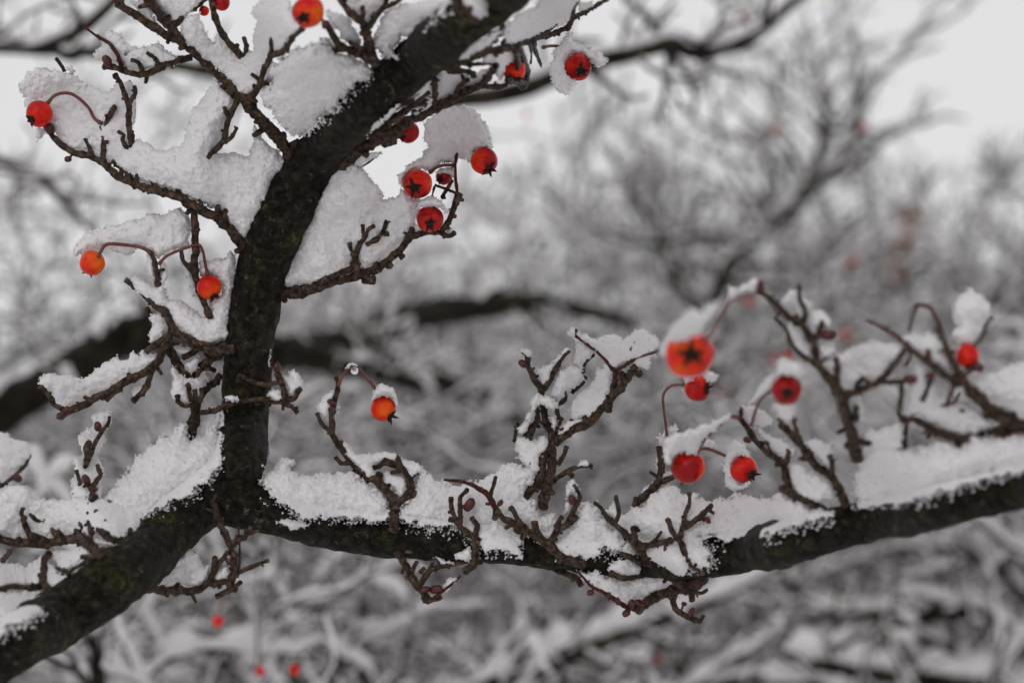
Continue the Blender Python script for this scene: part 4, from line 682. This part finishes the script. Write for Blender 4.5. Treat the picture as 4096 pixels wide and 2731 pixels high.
# left neighbour: its limbs cross behind the whole picture
far_tree('mossy tree at the left whose thick dark limb runs behind the stem', 11, V('-620,1700,70 -560,1200,62 -520,700,52 -480,200,40 -420,-300,24', 2.3, 2.3),
    [dict(dens=.6, amt=1.2, len=.36, path=V('-560,1230,60 -300,1110,56 -100,1020,54 0,960,52 150,865,50 330,785,48 500,790,46 640,806,44', 2.3, 2.4)),
     dict(dens=.28, amt=.25, len=.34, path=V('560,800,46 640,806,44 800,776,38 950,728,34 1100,698,30 1250,694,23 1400,726,16 1520,772,8', 2.4, 2.8)),
     dict(dens=.28, amt=.25, len=.34, path=V('640,806,34 850,842,30 1000,882,28 1100,916,24 1180,958,18 1280,1010,8', 2.4, 2.6)),
     dict(dens=1.3, amt=.5, len=.6, path=V('-520,260,22 -300,160,16 -60,112,14 100,115,14 200,118,15 320,132,14 600,190,17', 1.9, 2.1)),
     dict(dens=1.8, amt=.9, len=.36, path=V('600,190,18 900,235,22 1180,205,22 1330,150,21 1450,122,19 1540,99,20 1600,122,17 1680,109,14 1760,64,12 1830,2,13 1920,-80,9', 2.1, 2.2)),
     dict(dens=1.6, len=.6, path=V('60,116,12 160,80,13 220,40,14 270,-10,14 330,-90,10', 1.9, 1.9)), dict(dens=1.4, len=.6, path=V('-500,420,20 -200,330,12 60,390,10 130,450,9 200,520,6', 1.9, 2.2))],
    3, .95, (.045, .045, .04), t0=.12, kids=False, jit=.3)
far_tree('slim sapling with fat snow lumps under the bottom left bough', 23, V('240,2300,24 232,1900,20 226,1560,17 222,1430,13 235,1300,9', 1.7, 1.7),
    [V('228,1540,12 260,1460,10 310,1420,8 360,1380,5', 1.7, 1.8), V('226,1600,10 160,1500,9 100,1470,7 30,1440,4', 1.7, 1.7), V('230,1620,11 330,1560,10 420,1500,9 560,1490,7 700,1500,5', 1.7, 1.9)],
    2, 1.8, (.045, .045, .03), jit=.4)
far_tree('low tree whose dark limb slants along the bottom edge', 31, V('760,2500,44 850,2000,40 900,1720,34', 2.1, 2.1),
    [dict(dens=.8, len=.5, amt=1.6, path=V('890,1740,34 1000,1650,32 1150,1575,30 1300,1500,27 1420,1450,22 1550,1408,17 1700,1344,11 1850,1260,6', 2.1, 2.4)), V('1020,1640,22 1250,1640,20 1500,1600,17 1750,1560,14 1950,1590,10', 2.1, 2.3), V('900,1730,26 800,1600,16 760,1450,10 700,1330,7', 2.1, 2.1)],
    3, 1.5, (.045, .05, .05), jit=.33)
far_tree('tree at the lower right with snow-laden arching limbs', 37, V('2500,2600,50 2460,2000,44 2420,1600,34 2400,1300,22 2380,1000,12', 2.4, 2.4),
    [V('2430,1640,30 2250,1580,26 2100,1560,24 1950,1540,20 1800,1500,14', 2.4, 2.3), V('2420,1560,28 2280,1430,24 2180,1400,24 2060,1420,20 1960,1400,18 1850,1420,12', 2.4, 2.5), V('2410,1420,20 2250,1280,14 2100,1260,11 1950,1300,8 1830,1340,6', 2.4, 2.6), V('2430,1700,26 2200,1690,20 1900,1650,15 1650,1600,10', 2.3, 2.2)],
    3, 1.5, (.045, .05, .05), jit=.33)
far_tree('tree behind the right cluster with a dark crooked fork', 41, V('1560,1900,26 1600,1300,22 1640,760,17 1655,640,16 1720,560,14 1800,500,15 1855,430,18 1885,340,12 1898,250,8 1880,150,5', 3.4, 3.4),
    [V('1640,780,12 1560,640,9 1500,520,7 1440,420,5 1400,340,3', 3.4, 3.2), V('1850,435,11 1930,400,9 2020,330,7 2110,270,4', 3.4, 3.3), V('1860,420,10 1800,330,7 1720,270,5 1660,220,3', 3.4, 3.5), V('1720,560,10 1620,540,8 1480,560,7 1350,520,5 1250,440,3', 3.4, 3.2), V('1655,640,10 1760,660,8 1900,640,7 2050,560,5', 3.4, 3.6)],
    3, 1.05, (.04, .05, .045), t0=.12, jit=.3)
def mass(label, seed, x, d, top, spread, rr=16, mx_=3, amt=1.3, n=8, sp=(.040, .045, .04)):
    """a whole bushy tree: trunk at photo column x, crown top at photo row top"""
    R = np.random.default_rng(seed); lim = []
    bot = 1750; tr = V(f'{x},{bot},{rr} {x + R.uniform(-60, 60):.0f},{(bot * 2 + top) / 3:.0f},{rr * .85:.1f} {x + R.uniform(-90, 90):.0f},{(bot + 2 * top) / 3:.0f},{rr * .55:.1f} {x + R.uniform(-60, 60):.0f},{top + 60},{rr * .2:.1f}', d, d)
    for k in range(n):
        y = top + (bot - top) * (.25 + .75 * (k + R.uniform(0, 1)) / n); sg = 1 if k % 2 else -1; w = spread * R.uniform(.6, 1.1); dd = d + R.uniform(-.5, .5)
        lim.append(V(f'{x},{y:.0f},{rr * .55:.1f} {x + sg * w * .35:.0f},{y - w * R.uniform(.15, .4):.0f},{rr * .42:.1f} {x + sg * w * .7:.0f},{y - w * R.uniform(.3, .65):.0f},{rr * .3:.1f} {x + sg * w:.0f},{max(top, y - w * R.uniform(.3, .9)):.0f},{rr * .14:.1f}', d, dd))
    far_tree(label, seed, tr, lim, mx_, amt, sp, t0=.1, jit=.32, wob=.05)
STEP[0] = .026
mass('bushy snow-covered tree behind the lone berry', 101, 960, 3.4, 600, 480, 13, 3, 1.5, 11, (.042, .05, .045))
mass('bushy snow-covered tree behind the middle twigs', 102, 1380, 3.8, 480, 440, 12, 3, 1.5, 11, (.042, .05, .045))
mass('pale snowy tree behind the big blurred berry', 103, 1900, 4.0, 540, 460, 11, 3, 1.5, 11, (.042, .05, .045))
mass('snow-covered tree at the right edge behind the snow blob', 104, 2330, 3.6, 580, 400, 12, 3, 1.5, 11, (.042, .05, .045))
mass('thin snowy tree behind the left snow slabs', 105, 330, 3.2, 220, 380, 10, 3, .9, 8, (.055, .06, .05))
mass('thin snowy tree in the pale gap at the left edge', 106, -40, 3.0, 440, 360, 9, 3, .9, 8, (.055, .06, .05))
mass('low snowy bush behind the snow mound on the bough', 107, 760, 2.8, 930, 480, 13, 3, 1.15, 11, (.042, .05, .045))
mass('low snowy bush behind the right bough', 108, 1700, 2.9, 960, 480, 12, 3, 1.15, 11, (.042, .05, .045))
mass('low snowy bush behind the upright twigs on the bough', 109, 1240, 2.7, 890, 460, 12, 3, 1.15, 11, (.042, .05, .045))
mass('low snowy bush at the bottom right corner', 110, 2150, 2.6, 1030, 450, 12, 3, 1.15, 11, (.042, .05, .045))
mass('low snow-padded bush under the bottom left bough', 114, 480, 2.2, 1300, 420, 12, 3, 1.2, 9, (.05, .05, .045))
STEP[0] = .05
# brown withered leaf caught in the twigs at the right
mb = MB()
for k, (ox, oy, an) in enumerate([(0, 0, .2), (14, -30, -.5), (-10, 40, .9), (4, 70, -.1)]):
    c = P((2070 + ox) * 1.7415, (540 + oy) * 1.7415, 4.2 + .02 * k); n, w = 12, 7; v = []
    for i in range(n):
        t = i / (n - 1); wd = .020 * sin(pi * t) ** .7
        for j in range(w):
            s_ = j / (w - 1) * 2 - 1
            v.append(c + RIGHT * (s_ * wd * cos(an) + .01 * sin(3 * t + k)) + FWD * (abs(s_) * wd * .7 + .006 * sin(5 * t)) - UP * (t * .06 - .03))
    idx = np.arange(n * w).reshape(n, w); mb.add(np.array(v), np.stack([idx[:-1, :-1], idx[:-1, 1:], idx[1:, 1:], idx[1:, :-1]], -1).reshape(-1, 4))
lf = mb.build('dead_leaf', LEAF); so = lf.modifiers.new('thick', 'SOLIDIFY'); so.thickness = .0006
tag(lf, 'curled rusty brown leaf bunch blurred among the twigs at the right', 'leaf')
# far wood closing the view
R = np.random.default_rng(77); out = []; tw = MB(); sn = MB()
for k in range(150):
    y = R.uniform(5.2, 9.5); x = R.uniform(-.34, .34) * y; u_ = x / y / FR + .5     # 0 left .. 1 right of the frame
    top = np.interp(u_, [-.3, .1, .3, .42, .6, .8, 1.0, 1.3], [840, 800, 660, 470, 400, 380, 500, 560]) + R.uniform(-40, 160)
    h = 1.6 + y * (sin(PITCH) + (784 - top) / 2352 * FR); p = np.array([x, y, 0.])
    o0 = []; grow(R, p, [0, 0, 1.], h * .9, .022, 0, 3, o0, .02, (.16, .12, .10), .10); out += o0
for (pts, rad, lev) in out: tube(tw, pts, np.maximum(rad, .0042), 4); coat(sn, pts, np.maximum(rad, .0030), R, .5)
fw = tw.build('far_wood', BARKF); tag(fw, 'far mass of bare twigs closing the view behind the trees', 'wood', None, 'stuff')
fs = sn.build('snow_cover', SNOWB); tag(fs, 'snow powdering the far mass of twigs', 'snow', None, 'stuff'); print('wood', len(out))
# unseen snowy branches added above the frame to dim light from overhead
STEP[0] = .05; R = np.random.default_rng(5); out = []; tw = MB(); sn = MB()
def iv(p): return True
_iv = in_view; in_view = iv
for k in range(70):
    y = R.uniform(-.8, 2.4); p = np.array([R.uniform(-1.5, 1.5), y, 1.75 + max(0, y) * .42 + R.uniform(.15, 1.3)]); a = R.uniform(0, 2 * pi)
    grow(R, p, [cos(a), sin(a), .35], R.uniform(.6, 1.0), .011, 0, 2, out, .05, (.06, .07, .06), .2)
in_view = _iv
out = [o for o in out if not in_view(o[0], .08, .0)]
for (pts, rad, lev) in out: tube(tw, pts, rad, 5); coat(sn, pts, rad, R, 2.6)
part(tw, 'crown', BARK, tree); fs = sn.build('snow_cover', SNOWB); tag(fs, 'snow on unseen branches added overhead to dim the sky light', 'snow', None, 'stuff'); print('crown', len(out))  # this crown is an added sky blocker, kept out of view
